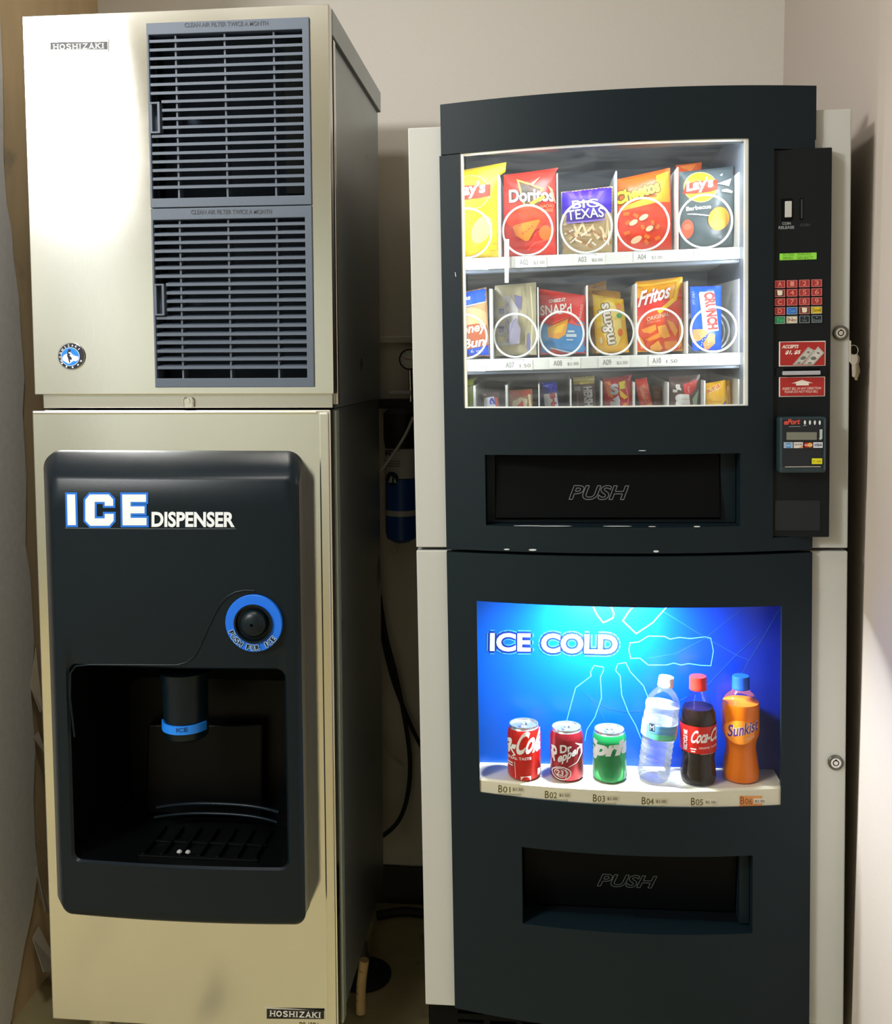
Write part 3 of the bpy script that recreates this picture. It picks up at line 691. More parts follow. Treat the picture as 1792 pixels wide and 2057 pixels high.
for d in ((985, 580, 988, 721, .0028), (1078, 577, 1082, 718), (1179, 573, 1181, 717), (1274, 569, 1279, 714), (1377, 565, 1381, 711), (1488, 560, 1485, 708)): divider(*d[:4], SH2, *d[4:])
for d in ((956, 775, 955, 902, .0022), (1019, 774, 1019, 901, .002), (1083, 772, 1084, 901), (1148, 762, 1148, 900), (1209, 766, 1210, 899), (1274, 768, 1275, 899), (1342, 768, 1343, 899), (1415, 765, 1416, 898), (1484, 762, 1484, 897)): divider(*d[:4], SH3, *d[4:])
RV = SV + .010
def coil(cx, cy, rp, turns=5):
    c = F.px(cx, cy, RV); r = abs(F.px(cx + rp, cy, RV)[0] - c[0]); ws = .0020
    z0 = (SH1 if cy < 560 else SH2)(c[0]) + ws + .0004; cz = z0 + r
    ring = [(c[0] + r * math.sin(t), RV, cz - r * math.cos(t)) for t in [2 * math.pi * i / 40 for i in range(40)]]
    mb = MB().tube([(c[0] + r * math.sin(t), RV + .0005 * t, cz - r * math.cos(t)) for t in [2 * math.pi * i / 48 for i in range(49)]], ws, WIREM, 8)
    mb.tube([(c[0], RV + .003, cz - r), (c[0], RV + .062, cz - r)], ws, WIREM, 6)
    if turns: mb.tube([(c[0] + r * math.sin(t), RV + .062 + .048 * t / (2 * math.pi), cz - r * math.cos(t)) for t in [2 * math.pi * i / 28 for i in range(28 * turns + 1)]], ws, WIREM, 6)
    mb.build('spiral_coil', snack, 60)
for q in ((938, 468, 49), (1060, 463, 50), (1178, 455, 51.5), (1291, 450, 53), (1417, 446, 54, 0)): coil(*q)
for q in ((934, 679, 44), (1035.5, 676, 43.5), (1128.5, 674, 44.5), (1228.5, 671, 45, 0), (1325.5, 668, 45.5), (1434, 664, 46)): coil(*q)

# delivery hatch
mb = MB(); shell(mb, c0, c1, .0, .09, c2, c3, PANELM); hb = mb.build('hatch_recess', snack)
f0, f1 = F.px(996, 985, .0)[0], F.px(1446, 985, .0)[0]
fl = MB().hexa([(f0, -.012, c2 + .010), (f1, -.012, c2 + .010), (f0, -.006, c2 + .010), (f1, -.006, c2 + .010), (f0, .0, c3 - .003), (f1, .0, c3 - .003), (f0, .008, c3 - .003), (f1, .008, c3 - .003)], DARK).build('push_flap', snack, bev=.002)
plate([c0 + .001, c1 - .001], [c2 + .001, c3 - .001], [(f0 - .001, f1 + .001, c2 + .0065, c3 - .002)], lambda u: -.002, lambda u: .02, DOORM, .4).build('hatch_frame', snack, bev=.001)
p = Print(F, -.006, lambda u, w: -.0115 + .012 * (w - c2 - .010) / (c3 - c2 - .013), .03, .0008)
GREYL = pm(112, 116, 118)
p.outline('PUSH', (1143, 1003), (1263, 1003.5), 28, 1.5, GREYL, .3, .02); p.build('push_lettering', fl)
CHIP = pm(200, 205, 208)
p = Print(F, door, lambda u, w: door(u), .02, .0003)
for x, y, a, b in ((1018, 1103.5, 6, 1.5), (1070, 1104.5, 8, 2), (1318, 1107.5, 6, 2.2), (1240, 1056.8, 30, .7), (1110, 1056.5, 40, .7), (1310, 1057.5, 8, .8), (1400, 1057.5, 7, 1.4), (1290, 905, 8, .9), (1060, 1055.8, 30, .6)): p.ell(x, y, a, b, CHIP, n=9)
p.line([(914.5, 547), (916, 556)], 1.4, CHIP); p.build('chipped_paint', snack)['kind'] = 'stuff'

# ---- control panel
PV = -.022
MB().box(pu0, pu1, PV, .02, pw0, pw1, PANELM).build('control_panel', snack, bev=.0015)
cp = [o for o in snack.children if o.name.startswith('control_panel')][0]
def cpx(x, y, v=PV): return F.px(x, y, v)
def pbox(x0, y0, x1, y1, d, m, name, par=cp, bev=.0008, v=PV):
    a = F.px(x0, y1, v - d); b = F.px(x1, y0, v - d)
    return MB().box(min(a[0], b[0]), max(a[0], b[0]), v - d, v + .001, min(a[1], b[1]), max(a[1], b[1]), m).build(name, par, bev=bev)
o = pbox(1568, 398, 1593, 444, .0006, DARK, 'button_recess'); pbox(1577.5, 403.5, 1591, 436.5, .004, CREAM, 'coin_button', cp)
pbox(1606, 398, 1614, 442, .0012, DARK, 'coin_slot'); pbox(1609.5, 400, 1613, 439, .0022, mat('slot_lip', (38, 50, 56), .4), 'slot_lip')
p = Print(F, PV); p.text('COIN', (1571.5, 452), (1588.5, 451.5), 5.5, pm(140, 148, 148), bold=.03); p.text('RELEASE', (1564, 460.5), (1595.5, 459.5), 6, pm(140, 148, 148), bold=.03)
p.text('COIN', (1607, 455), (1627, 454.5), 5.5, pm(62, 72, 78), bold=.02); p.build('panel_lettering', cp)
LCD = mat('green_display', (128, 196, 62), .4, emis=.22)
o = pbox(1566.5, 507, 1641, 523, .0012, LCD, 'display')
p = Print(F, PV - .0012); G2 = pm(96, 150, 40)
for x0, y0, t, w in ((1573, 514, 'ICE COLD', 22), (1573, 521, 'DRINKS', 20), (1601, 513, 'SNACKS', 28), (1601, 520.5, 'SELECT', 32)): p.text(t, (x0, y0), (x0 + w, y0 - .5), 5, G2, bold=0)
p.build('display_text', o)
KC = {'r': (168, 46, 46), 'b': (44, 108, 200), 'y': (222, 194, 30), 'g': (28, 138, 84), 'w': (226, 214, 194), 'k': (20, 30, 40), 'x': (112, 62, 52)}
keys = [['Ar', '1r', '2r', '3r'], ['?x', '4r', '5r', '6r'], ['Cr', '7r', '8r', '9r'], ['Dr', 'Clearb', '?x', 'Scrolly'], ['Yesg', 'Now', 'Upk', 'Downk']]
for j, krow in enumerate(keys):
    for i, kk in enumerate(krow):
        x = 1566.7 + i * 24.7; y = 571 + j * 18 - i * .75
        o = pbox(x - 11, y - 7.8, x + 11, y + 7.8, .0018, mat('key_%s' % kk[-1], KC[kk[-1]], .5), 'key', bev=.0006)
        p = Print(F, PV - .0018); rim = pm(196, 120, 116) if kk[-1] in 'rx' else pm(120, 136, 142) if kk[-1] == 'k' else pm(150, 160, 150)
        p.line([(x - 9.6, y - 6.6), (x + 9.6, y - 7), (x + 9.6, y + 6.6), (x - 9.6, y + 7)], 1.3, rim, True)
        t = kk[:-1]; ink = {'r': pm(216, 134, 120), 'b': pm(98, 156, 226), 'y': pm(150, 118, 10), 'g': pm(80, 178, 126), 'w': pm(150, 110, 90), 'k': pm(120, 134, 140)}.get(kk[-1])
        if t == '?': p.poly([(x - 5.5, y - 5.6), (x + 5, y - 5.2), (x + 4.6, y + 3), (x + 1, y + 4.6), (x - 4.4, y + 4), (x - 5, y - 1)], pm(226, 218, 196))
        elif len(t) == 1: p.text(t, (x - 4, y + 4.5), (x + 4, y + 4.4), 9.5, ink, bold=.015)
        elif kk[-1] == 'k':
            p.text(t, (x - (4 if t == 'Up' else 8), y + 5.2), (x + (4 if t == 'Up' else 8), y + 5), 5.5, ink, bold=.01)
            d = 1 if t == 'Down' else -1; p.poly([(x - 1.8, y - 3.5 - d * 1), (x + 1.8, y - 3.5 - d * 1), (x, y - 3.5 + d * 2)], ink)
        else: p.text(t, (x - 7.5, y + 3.5), (x + 7.5, y + 3.3), 7, ink, bold=.015)
        p.build('key_print', o) if False else None
        pr = p.mb; me = pr.build('key_legend', cp, 'print')
# money signs
RED = mat('sign_red', (164, 36, 34), .4)
def sign(x0, y0, x1, y1, name): return pbox(x0, y0, x1, y1, .0016, mat('sign_white_edge', (224, 218, 212), .45), name)
o = sign(1565, 684.5, 1659, 736.5, 'bill_sign'); p = Print(F, PV - .0016)
p.poly([(1567.3, 687.2), (1656.8, 686.6), (1656.2, 733.6), (1567, 734.2)], RED)
p.text('ACCEPTS', (1570.5, 700), (1604.5, 699.5), 7, pm(232, 222, 214), .35, .04); p.text('$1, $5', (1577, 713), (1609, 712.5), 9, pm(236, 228, 220), .35, .04)
def bill(q, c):
    p.poly(q, pm(*c)); g = lambda a, b: tuple(Vector(q[0]) * (1 - a) * (1 - b) + Vector(q[1]) * a * (1 - b) + Vector(q[2]) * a * b + Vector(q[3]) * (1 - a) * b)
    p.line([g(.05, .1), g(.95, .1), g(.95, .9), g(.05, .9)], .7, pm(110, 116, 108), True)
    p.poly([g(.42 + .11 * math.cos(t), .5 + .28 * math.sin(t)) for t in [i * .52 for i in range(12)]], pm(104, 100, 96))
    p.poly([g(.78 + .06 * math.cos(t), .5 + .18 * math.sin(t)) for t in [i * .52 for i in range(12)]], pm(120, 116, 110)); p.poly([g(.12 + .06 * math.cos(t), .5 + .18 * math.sin(t)) for t in [i * .52 for i in range(12)]], pm(120, 116, 110))
bill([(1592, 732.8), (1623, 697), (1637, 704), (1610, 732.6)], (186, 184, 176)); bill([(1612, 732.6), (1643, 696), (1655, 709), (1634, 732.4)], (200, 196, 190))
p.build('sign_print', o)
o = sign(1565, 756, 1658, 797.5, 'bill_sign'); p = Print(F, PV - .0016)
p.poly([(1567, 758.3), (1655.8, 757.8), (1655.2, 794.6), (1567, 795.6)], RED)
p.poly([(1611, 763), (1633, 769.5), (1624.5, 769.6), (1624.5, 774), (1599, 774.3), (1599, 770), (1590, 770.2)], pm(228, 220, 208))
p.text('INSERT BILL IN ANY DIRECTION', (1571.5, 783.4), (1650, 782), 5, pm(224, 190, 180), .3, .02); p.text('PLEASE DO NOT FOLD BILL', (1575.5, 789.5), (1643, 788.6), 5, pm(224, 190, 180), .3, .02)
p.build('sign_print', o)
o = pbox(1560, 737, 1662, 757, .003, PANELM, 'bill_slot'); pbox(1573, 744.5, 1649, 754, .009, mat('clear_grey_slot', (168, 168, 176), .25), 'slot_mouth', cp, .0012); pbox(1574, 738.5, 1648, 744, .0036, DARK, 'slot_gap')
p = None
# card reader
cr = pbox(1566, 837, 1661, 951, .026, mat('teal_black_reader', (34, 52, 58), .42, 0, .04, 900), 'card_reader', snack, .004)
cv = PV - .026
o = pbox(1571, 841, 1652, 937, .0008, mat('reader_face', (20, 29, 36), .3), 'reader_face', cr, .0004, cv)
pbox(1655, 842, 1659.5, 946, .004, mat('reader_rim', (50, 66, 74), .4), 'swipe_rail', cr, .0015, cv)
p = Print(F, cv - .0008)
p.text('ePort', (1575, 853.5), (1608, 852), 11, pm(208, 74, 64), .3, .04); p.line([(1585, 857), (1608, 856.6)], 1, pm(150, 156, 156))
for x in (1616.8, 1626.8, 1636.6, 1646.4): p.ell(x, 848.6 + (x - 1616) * .01, 2.2, 4.6, pm(214, 222, 224), n=12)
p.line([(1613, 855), (1620, 854.6)], 1.2, pm(150, 158, 160))
p.rect(1579.5, 868, 1640.5, 883.5, mat('grey_reader_lcd', (118, 120, 108), .3))
p.poly([(1646, 862.6), (1651.6, 862.2), (1651.6, 879), (1652, 880), (1648, 884.2), (1643.6, 880), (1646, 880)], pm(176, 190, 188))
p.rect(1574, 888, 1592.5, 900, pm(160, 174, 184)); p.rect(1579, 890, 1588, 899.5, pm(60, 136, 208)); p.text('AMEX', (1579.6, 896.5), (1587.5, 896.3), 3.5, pm(200, 216, 230), bold=.02)
p.rect(1594, 888, 1612.5, 900, pm(214, 210, 204)); p.text('DISCOVER', (1595.5, 894.5), (1611, 894.3), 3.4, pm(70, 70, 74), bold=.02); p.poly([(1603, 899.8), (1612.3, 894.8), (1612.3, 899.8)], pm(208, 142, 98))
p.rect(1614, 888, 1632, 900, pm(74, 18, 32)); p.ell(1620, 893.7, 5, 4.6, pm(204, 60, 48)); p.ell(1626.5, 893.6, 5, 4.6, pm(224, 162, 60)); p.text('MasterCard', (1616, 895.2), (1631, 895), 3, pm(240, 220, 200), bold=.02)
p.rect(1633, 888, 1651.8, 899.4, pm(206, 208, 220)); p.text('VISA', (1635.5, 896.5), (1650, 896), 5.4, pm(60, 64, 104), .25, .03)
p.rect(1629.8, 920.3, 1650.8, 931.8, pm(216, 210, 30)); p.text('$1', (1632, 928), (1636, 927.8), 3, pm(120, 110, 10)); p.text('ONE', (1640, 928), (1648, 927.8), 3, pm(120, 110, 10))
p.build('reader_print', cr)
pbox(1577, 936.5, 1649, 939, .002, CHROME, 'card_lip', cr, .0005, cv)
pbox(1556, 1005, 1648, 1066, .0012, mat('blank_cover', (16, 23, 28), .5), 'coin_cover')

def lock(x, y, par, name='lock'):
    u, w = F.px(x, y, 0); r = F.px(x + 15.5, y, 0)[0] - u; ax = lambda q: (u + q[0], -q[2], w + q[1])
    o = MB().lathe([(r, -.001), (r, .0035), (r * .86, .005), (r * .68, .005)], (0, 0, 0), mat('dull_lock_ring', (110, 110, 104), .3, .9), 32, False, ax).build(name, par, 50)
    MB().lathe([(r * .7, .003), (r * .66, .0045), (r * .42, .0045)], (0, 0, 0), CHROME, 28, False, ax).build('lock_face', o, 40)
    MB().lathe([(r * .42, .0038), (r * .36, .0034), (r * .3, .0034)], (0, 0, 0), DARK, 24, False, ax).build('key_way', o, 40)
    MB().lathe([(r * .3, .002), (r * .29, .0046), (.0002, .0048)], (0, 0, 0), CHROME, 20, True, ax).build('lock_pin', o, 40)
    MB().box(u - .0012, u + .0012, -.0052, -.003, w + r * .28, w + r * .48, DARK).build('key_notch', o)
lock(1688, 669, snack)

# hasp and keys hanging on the right side of the snack machine
su = VW + .0005; hz1, hz0 = F.px(1714, 684, .01)[1], F.px(1714, 727, .01)[1]
MB().box(VW - .002, VW + .004, .004, .016, hz0, hz1, STEEL_E).build('side_hasp', snack, bev=.0006)
kt = thing('key_bunch', 'small bunch of worn keys hanging from the right side of the snack machine', 'keys', F, (VW + .01, .012, hz1 - .015))
rz = F.px(1722, 703, .012)[1]
MB().tube([(VW + .0105 + .0075 * math.cos(t), .0125 + .002 * math.sin(t), rz + .0085 * math.sin(t)) for t in [2 * math.pi * i / 24 for i in range(24)]], .0007, CHROME, 8, True).build('ring', kt, 60)
for k, (a, ln, m) in enumerate(((.05, .040, CHROME), (.20, .046, BRASS), (.30, .040, BRASS), (.42, .036, CHROME))):
    mb = MB(); c = Vector((VW + .0095 + .0012 * k, .010 + .0022 * k, rz - .008)); d = Vector((math.sin(a * .55), 0, -math.cos(a * .55))); x = Vector((math.cos(a * .55), 0, math.sin(a * .55)))
    pr = [(-.0055, 0), (.0055, 0), (.0075, .006), (.006, .014), (.0032, .017), (.0034, ln - .006), (.0022, ln - .004), (.0026, ln - .002), (0, ln), (-.0030, ln - .002), (-.0032, .017), (-.006, .014), (-.0075, .006)]
    A = [c + x * p_[0] + d * p_[1] for p_ in pr]; Bk = [q + Vector((0, .0016, 0)) for q in A]; n = len(A)
    mb.idx(A + Bk, [tuple(range(n)), tuple(reversed(range(n, 2 * n)))] + [(i, n + i, n + (i + 1) % n, (i + 1) % n) for i in range(n)], m)
    mb.build('key', kt, bev=.0003)

# ---- drink machine
xl, xr = avg(dpx(956, 1207)[0], dpx(965, 1592)[0]), avg(dpx(1568, 1216)[0], dpx(1572, 1617)[0])
xt, xb = avg(dpx(956, 1207)[1], dpx(1568, 1217)[1]), avg(dpx(964, 1592)[1], dpx(1572, 1618)[1])
e0, e1 = dpx(1049, 1780)[0], dpx(1512, 1790)[0]; e3 = avg(dpx(1050, 1703)[1], dpx(1510, 1720)[1], dpx(1290, 1717)[1]); e2 = avg(dpx(1046, 1855)[1], dpx(1487, 1876)[1], dpx(1290, 1876)[1])
dbot = avg(dpx(917, 2025)[1], dpx(1085, 2056)[1])
mb = shell(MB(), .002, VW - .002, .03, .60, .06, VS - SG, DARK)
plate([0, VW], [VB, VS - SG], [(dl + .012, dr - .012, VB + .02, VS - .02)], lambda u: 0.0, lambda u: .03, CREAM, .4, mb); mb.build('cabinet', drink, bev=.002)
warp(plate([dl, dr], [dbot, VS - SG], [(xl, xr, xb, xt, thin), (e0, e1, e2, e3)], door, vb, DOORM, .025), [row(xb, xl, xr, (964, 1592), (1572, 1618)), row(xt, xl, xr, (956, 1207), (1568, 1217)), row(e2, e0, e1, (1046, 1855), (1487, 1876)), row(e3, e0, e1, (1049, 1703), (1512, 1720))]).build('door', drink, 35)
bg = plate([.004, VW - .004], [.045, VB - .001], [(u, min(u + .05, VW - .03), .06 + .018 * k, .067 + .018 * k) for k in range(7) for u in [dl + .002 + .062 * i for i in range(11)]], lambda u: .022, lambda u: .05, DARK, .4)
bg.build('base_grille', drink)
for u in (.05, VW - .05):
    for v in (.09, .52): MB().lathe([(.022, 0), (.022, .012), (.012, .016), (.012, .06)], (u, v, 0), RUBBER, 14).build('foot', drink, 40)
MB().grid(lambda i, j: (xl + .0005 + (xr - xl - .001) * i, door(xl + (xr - xl) * i) + .0012, xb - .006 + (xt - xb + .012) * j), 24, 1, GLASS2).build('display_pane', drink, 35)
BV = .05
mb = shell(MB(), xl - .03, xr + .03, .006, BV + .004, xb - .02, xt + .04, DARK); mb.build('display_case', drink)
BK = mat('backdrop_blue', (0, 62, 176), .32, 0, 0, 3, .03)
_n = BK.node_tree; _r = _n.nodes.new('ShaderNodeValToRGB'); _s = _n.nodes.new('ShaderNodeSeparateXYZ'); _m = _n.nodes.new('ShaderNodeMapRange')   # blue ramp across the backdrop: azure on the left, navy on the right
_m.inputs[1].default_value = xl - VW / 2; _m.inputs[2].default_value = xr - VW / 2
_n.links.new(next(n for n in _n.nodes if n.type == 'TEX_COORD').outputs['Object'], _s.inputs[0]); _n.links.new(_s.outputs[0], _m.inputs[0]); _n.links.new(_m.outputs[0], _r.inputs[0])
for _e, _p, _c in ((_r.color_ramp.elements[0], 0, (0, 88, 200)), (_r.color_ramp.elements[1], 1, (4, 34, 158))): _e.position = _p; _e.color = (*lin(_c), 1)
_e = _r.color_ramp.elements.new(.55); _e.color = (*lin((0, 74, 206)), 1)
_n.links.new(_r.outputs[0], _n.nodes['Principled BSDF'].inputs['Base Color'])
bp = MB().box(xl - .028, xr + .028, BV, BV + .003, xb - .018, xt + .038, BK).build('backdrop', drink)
# shelf with a bowed cream front
sw = F.px(1224, 1578, -.038)[1]
def sfront(u): return door(u) + .0035
mb = MB(); n = 24; U = [xl - .004 + (xr - xl + .008) * i / n for i in range(n + 1)]
IV = mat('ivory_plastic', (226, 220, 196), .4, 0, 0, 30, .02)
for a, b in zip(U, U[1:]):
    mb.face([(a, sfront(a), xb - .012), (b, sfront(b), xb - .012), (b, sfront(b), sw - .004), (a, sfront(a), sw - .004)], IV)
    mb.face([(a, sfront(a), sw - .004), (b, sfront(b), sw - .004), (b, sfront(b) + .003, sw), (a, sfront(a) + .003, sw)], IV)
    mb.face([(a, sfront(a) + .003, sw), (b, sfront(b) + .003, sw), (b, BV, sw), (a, BV, sw)], IV)
dsf = mb.build('display_shelf', drink, 30)
for k, (x, y, t, c, stk) in enumerate(((1001, 1591, 'B01', '$1.50', (214, 208, 180)), (1094.5, 1602.5, 'B02', '$1.50', (214, 210, 182)), (1191, 1609.5, 'B03', '$1.50', (212, 208, 170)), (1289, 1615, 'B04', '$1.00', (222, 216, 180)), (1388, 1616.5, 'B05', '$2.50', (206, 198, 168)), (1487, 1614.5, 'B06', '$2.00', (232, 156, 84)))):
    p = Print(F, sfront, lambda u, w: sfront(u), .01, .0004)
    p.rect(x - 1.5, y - 16, x + 44, y + 5, pm(*(stk if k == 5 else (228, 222, 192)))); p.poly([(x, y + 2), (x + 46, y + 3), (x + 46, y + 7), (x, y + 6)], pm(*[int(v_ * .86) for v_ in stk]))
    p.rect(x + 27, y - 11, x + 52, y - 1, pm(236, 226, 206) if k in (4, 5) else pm(*[int(v_ * .93) for v_ in (228, 220, 190)]))
    p.text(t[0], (x, y + .3), (x + 8, y + .5), 14.5, pm(86, 74, 20) if k < 5 else pm(150, 78, 14), bold=.005); p.text(t[1:], (x + 9.5, y + .5), (x + 24, y + .8), 12, pm(86, 74, 20) if k < 5 else pm(150, 78, 14), bold=.0)
    p.text(c, (x + 29, y - 2.4), (x + 49, y - 2), 6, pm(112, 104, 80), bold=.01)
    p.build('price_tag', dsf)
# backdrop print
p = Print(F, BV, None, lift=.00012, step=.00003)
CY, LB = pm(80, 160, 196), pm(34, 92, 180)
NAVY = pm(16, 40, 150)
def art(pts, w, m, closed=False): p.line([(930 + x / 2.715, 1190 + y / 2.715) for x, y in pts], w * .75, m, closed)
art([(912, 275), (960, 270), (1010, 238), (1100, 240), (1130, 255), (1180, 245), (1240, 252), (1320, 242), (1352, 250), (1366, 320), (1352, 400), (1300, 398), (1230, 388), (1190, 396), (1150, 385), (1110, 396), (1010, 396), (965, 358), (915, 360), (905, 315)], 2.4, CY, True)
art([(566, 700), (590, 610), (615, 520), (700, 455), (695, 438), (715, 398), (767, 408), (765, 430), (750, 460), (756, 575), (720, 680), (675, 750), (665, 810)], 2.2, CY)
art([(972, 800), (940, 720), (905, 660), (866, 560), (858, 455), (832, 425), (845, 390), (888, 382), (912, 432), (985, 510), (1022, 605)], 2.2, CY)
art([(703, 60), (730, 120), (765, 165), (818, 140), (824, 115), (800, 60)], 3.6, CY); art([(945, 60), (900, 110), (872, 155), (945, 225), (1035, 165), (1115, 75)], 3.6, CY)
art([(1095, 105), (1320, 245), (1500, 345), (1562, 370)], 1.2, LB); art([(1735, 75), (1640, 240), (1560, 372), (1490, 500)], 1.3, LB); art([(1510, 100), (1320, 250), (1160, 335), (1000, 360)], 1.3, LB)
art([(665, 548), (735, 605), (800, 635), (880, 650), (1000, 646)], 1.3, LB); art([(700, 580), (740, 635), (776, 705)], 1.3, LB); art([(1600, 240), (1480, 350), (1340, 500), (1170, 600)], 1.3, LB); art([(1180, 920), (1290, 800)], 1, LB)
def cold(t, p0, p1, h):
    p.outline(t, p0, p1, h, 13, pm(50, 130, 200), 0, .03); p.outline(t, p0, p1, h, 8, pm(6, 36, 120), 0, .03); p.text(t, p0, p1, h, pm(176, 192, 212), 0, .035)
cold('ICE', (984, 1308), (1066, 1309), 37); cold('COLD', (1087, 1311), (1240, 1314), 39)
p.build('backdrop_print', bp)
xm = F.px(1222, 1215, 0)[0]
MB().lathe([(.006, xm - .07), (.006, xm + .07)], (0, 0, 0), mat('display_tube', (220, 240, 255), .4, emis=12), 16, axis=lambda q: (q[2], -.004 + q[0] + .03, xt + .024 + q[1])).build('lamp_tube', drink, 40)
inlamp('display_lamp', xm - .06, xm + .06, -.026, xt + .012, (xm - .02, .0, xb), .012, 10, (.86, .94, 1))
# hatch
mb = MB(); shell(mb, e0, e1, -.002, .09, e2, e3, PANELM); mb.build('hatch_recess', drink)
g1 = F.px(1482, 1790, .0)[0]
fl2 = MB().hexa([(e0 + .002, .022, e2 + .004), (g1, .022, e2 + .004), (e0 + .002, .028, e2 + .004), (g1, .028, e2 + .004), (e0 + .002, .0, e3 - .003), (g1, .0, e3 - .003), (e0 + .002, .008, e3 - .003), (g1, .008, e3 - .003)], DARK).build('push_flap', drink, bev=.002)
MB().box(g1 + .001, e1 - .0005, -.01, .03, e2 + .001, e3 - .001, DOORM).build('hatch_jamb', drink, bev=.001)
p = Print(F, .008, lambda u, w: .022 - .022 * (w - e2 - .004) / (e3 - e2 - .007), .03, .0012)
p.outline('PUSH', (1200, 1783), (1319, 1788), 27, 1.5, pm(84, 92, 92), .3, .02); p.build('push_lettering', fl2)
lock(1678, 1531, drink)

# ------------------------------------------------------------------ packets in the snack machine
rnd = random.Random(4)
def packet(name, label, quad, sh, T, body, art, v0=.108, group=None, cat='snack', tray=None, lean=0.0):
    tray = tray or sh; group = group or {SH1: 'snack packets on the top shelf', SH2: 'snack packets on the middle shelf', SH3: 'snack packets on the bottom shelf'}[tray]
    """A filled wrapper: pillow mesh between four corners (as read on the plane v0), sitting on its shelf."""
    TL, TR, BR, BL = [Vector(F.px(x, y, v0)) for x, y in quad]
    if sh:
        for q in (BL, BR): q.y = sh(q.x) + .0060
    ph = rnd.random() * 6
    mid = (BL.x + BR.x) / 2; dv = DIV[tray]
    lft = max([d for d in dv if d[0] < mid], default=None); rgt = min([d for d in dv if d[0] > mid], default=None)
    lo_u, lo_w = (lft[0] + lft[2] + .0012, lft[1]) if lft else (il + .002, 9); hi_u, hi_w = (rgt[0] - rgt[2] - .0012, rgt[1]) if rgt else (ir - .002, 9)
    def uw(a, b):
        lo = BL.lerp(BR, a); hi = TL.lerp(TR, a); q = lo.lerp(hi, b)
        if lo_u > q.x and q.y < lo_w: q.x = lo_u + .0006 * a
        if hi_u < q.x and q.y < hi_w: q.x = hi_u - .0006 * (1 - a)
        q.x = min(max(q.x, il + .002 + .0004 * a), ir - .002); return q
    def bulge(a, b):
        a = min(1, max(0, a)); b = min(1, max(0, b))
        f = (1 - abs(2 * a - 1) ** 2.4) ** .75 * (1 - abs(2 * b - 1) ** 3.2) ** .75
        wr = .0011 * math.sin(9 * a + 5 * b + ph) * math.sin(17 * b + ph) + .0016 * math.sin(26 * a + ph * 2) * max(0, abs(2 * b - 1) - .45)
        e = min(a, 1 - a, b, 1 - b); return T * f + wr * min(1, e * 9) + .0008
    def fr(a, b):
        p_ = uw(a, b); return (p_.x, v0 - bulge(a, b) + lean * (p_.y - BL.y), p_.y)
    def bk(a, b):
        p_ = uw(a, b); return (p_.x, v0 + bulge(a, b) * .9 + lean * (p_.y - BL.y), p_.y)
    base = uw(.5, 0); t = thing(name, label, cat, F, (base.x, v0, base.y), group)
    mb = MB(); na, nb = 16, 20
    mb.grid(fr, na, nb, body); mb.grid(lambda a, b: bk(1 - a, b), na, nb, body)
    for k in range(na):      # close the crimped ends
        a, b = k / na, (k + 1) / na
        for e in (0, 1): mb.face([fr(a, e), fr(b, e), bk(b, e), bk(a, e)], body)
    for k in range(nb):
        a, b = k / nb, (k + 1) / nb
        for e in (0, 1): mb.face([fr(e, a), fr(e, b), bk(e, b), bk(e, a)], body)
    o = mb.build('wrapper', t, 60)
    def inv(u, w):
        a = b = .5
        for _ in range(7):
            lo, hi = BL.lerp(BR, a), TL.lerp(TR, a); b = (w - lo.y) / (hi.y - lo.y)
            l, r = BL.lerp(TL, b), BR.lerp(TR, b); a = (u - l.x) / (r.x - l.x)
        return a, b
    def surf(u, w):
        a, b = inv(u, w); return v0 - bulge(a, b) + lean * (w - BL.y)
    def clip(c):
        if not (lo_u < c.x or c.y > lo_w) or not (c.x < hi_u or c.y > hi_w) or c.x < il + .003: return False
        a, b = inv(c.x, c.y); return .008 < a < .992 and .006 < b < .994
    p = Print(F, v0 - T * .7, surf, .004, .0010, .00012, clip); art(p); p.build('printed_front', t)
    return t
def foil(*c): return mat('wrap_%02x%02x%02x' % tuple(c), c, .3, 0, .25, 45, .05, spec=.6)
YEL, RDO, PUR, ORA = foil(250, 208, 0), foil(222, 44, 26), foil(196, 168, 120), foil(228, 90, 6)
def lays(p, cx, cy, r, full=True):
    p.ell(cx, cy, r * 1.07, r * 1.02, pm(236, 206, 120)); p.ell(cx, cy, r, r * .96, pm(252, 200, 10))
    p.poly([(cx - r * 1.12, cy + r * .42), (cx - r * .95, cy - r * .2), (cx - r * .3, cy - r * .38), (cx + r * .4, cy - r * .42), (cx + r * 1.1, cy - r * .48), (cx + r * 1.08, cy + r * .2), (cx + r * .5, cy + r * .36), (cx - r * .4, cy + r * .46)], pm(222, 48, 24))
    p.text("Lay's", (cx - r * .86, cy + r * .5), (cx + r * .9, cy + r * .2), r * .92, pm(250, 248, 240), .2, .035)
def a1(p):
    p.poly([(960, 345), (1010, 330), (985, 400), (962, 396)], pm(255, 226, 60)); lays(p, 947, 387, 35)
    p.text('Classic', (896, 433), (959, 429), 12, pm(190, 160, 10), .1); p.ell(930, 475, 46, 40, pm(252, 214, 0)); p.ell(968, 462, 18, 30, pm(255, 236, 130), .5)
    p.text('28', (985, 492), (995, 491.5), 5, pm(180, 150, 10)); p.line([(982, 503), (996, 502)], 1, pm(180, 150, 10))
packet('chip_bag', 'bright yellow potato chip bag at the left end of the top shelf', [(872, 352), (1017, 326), (1002, 516), (878, 524)], SH1, .020, YEL, a1)
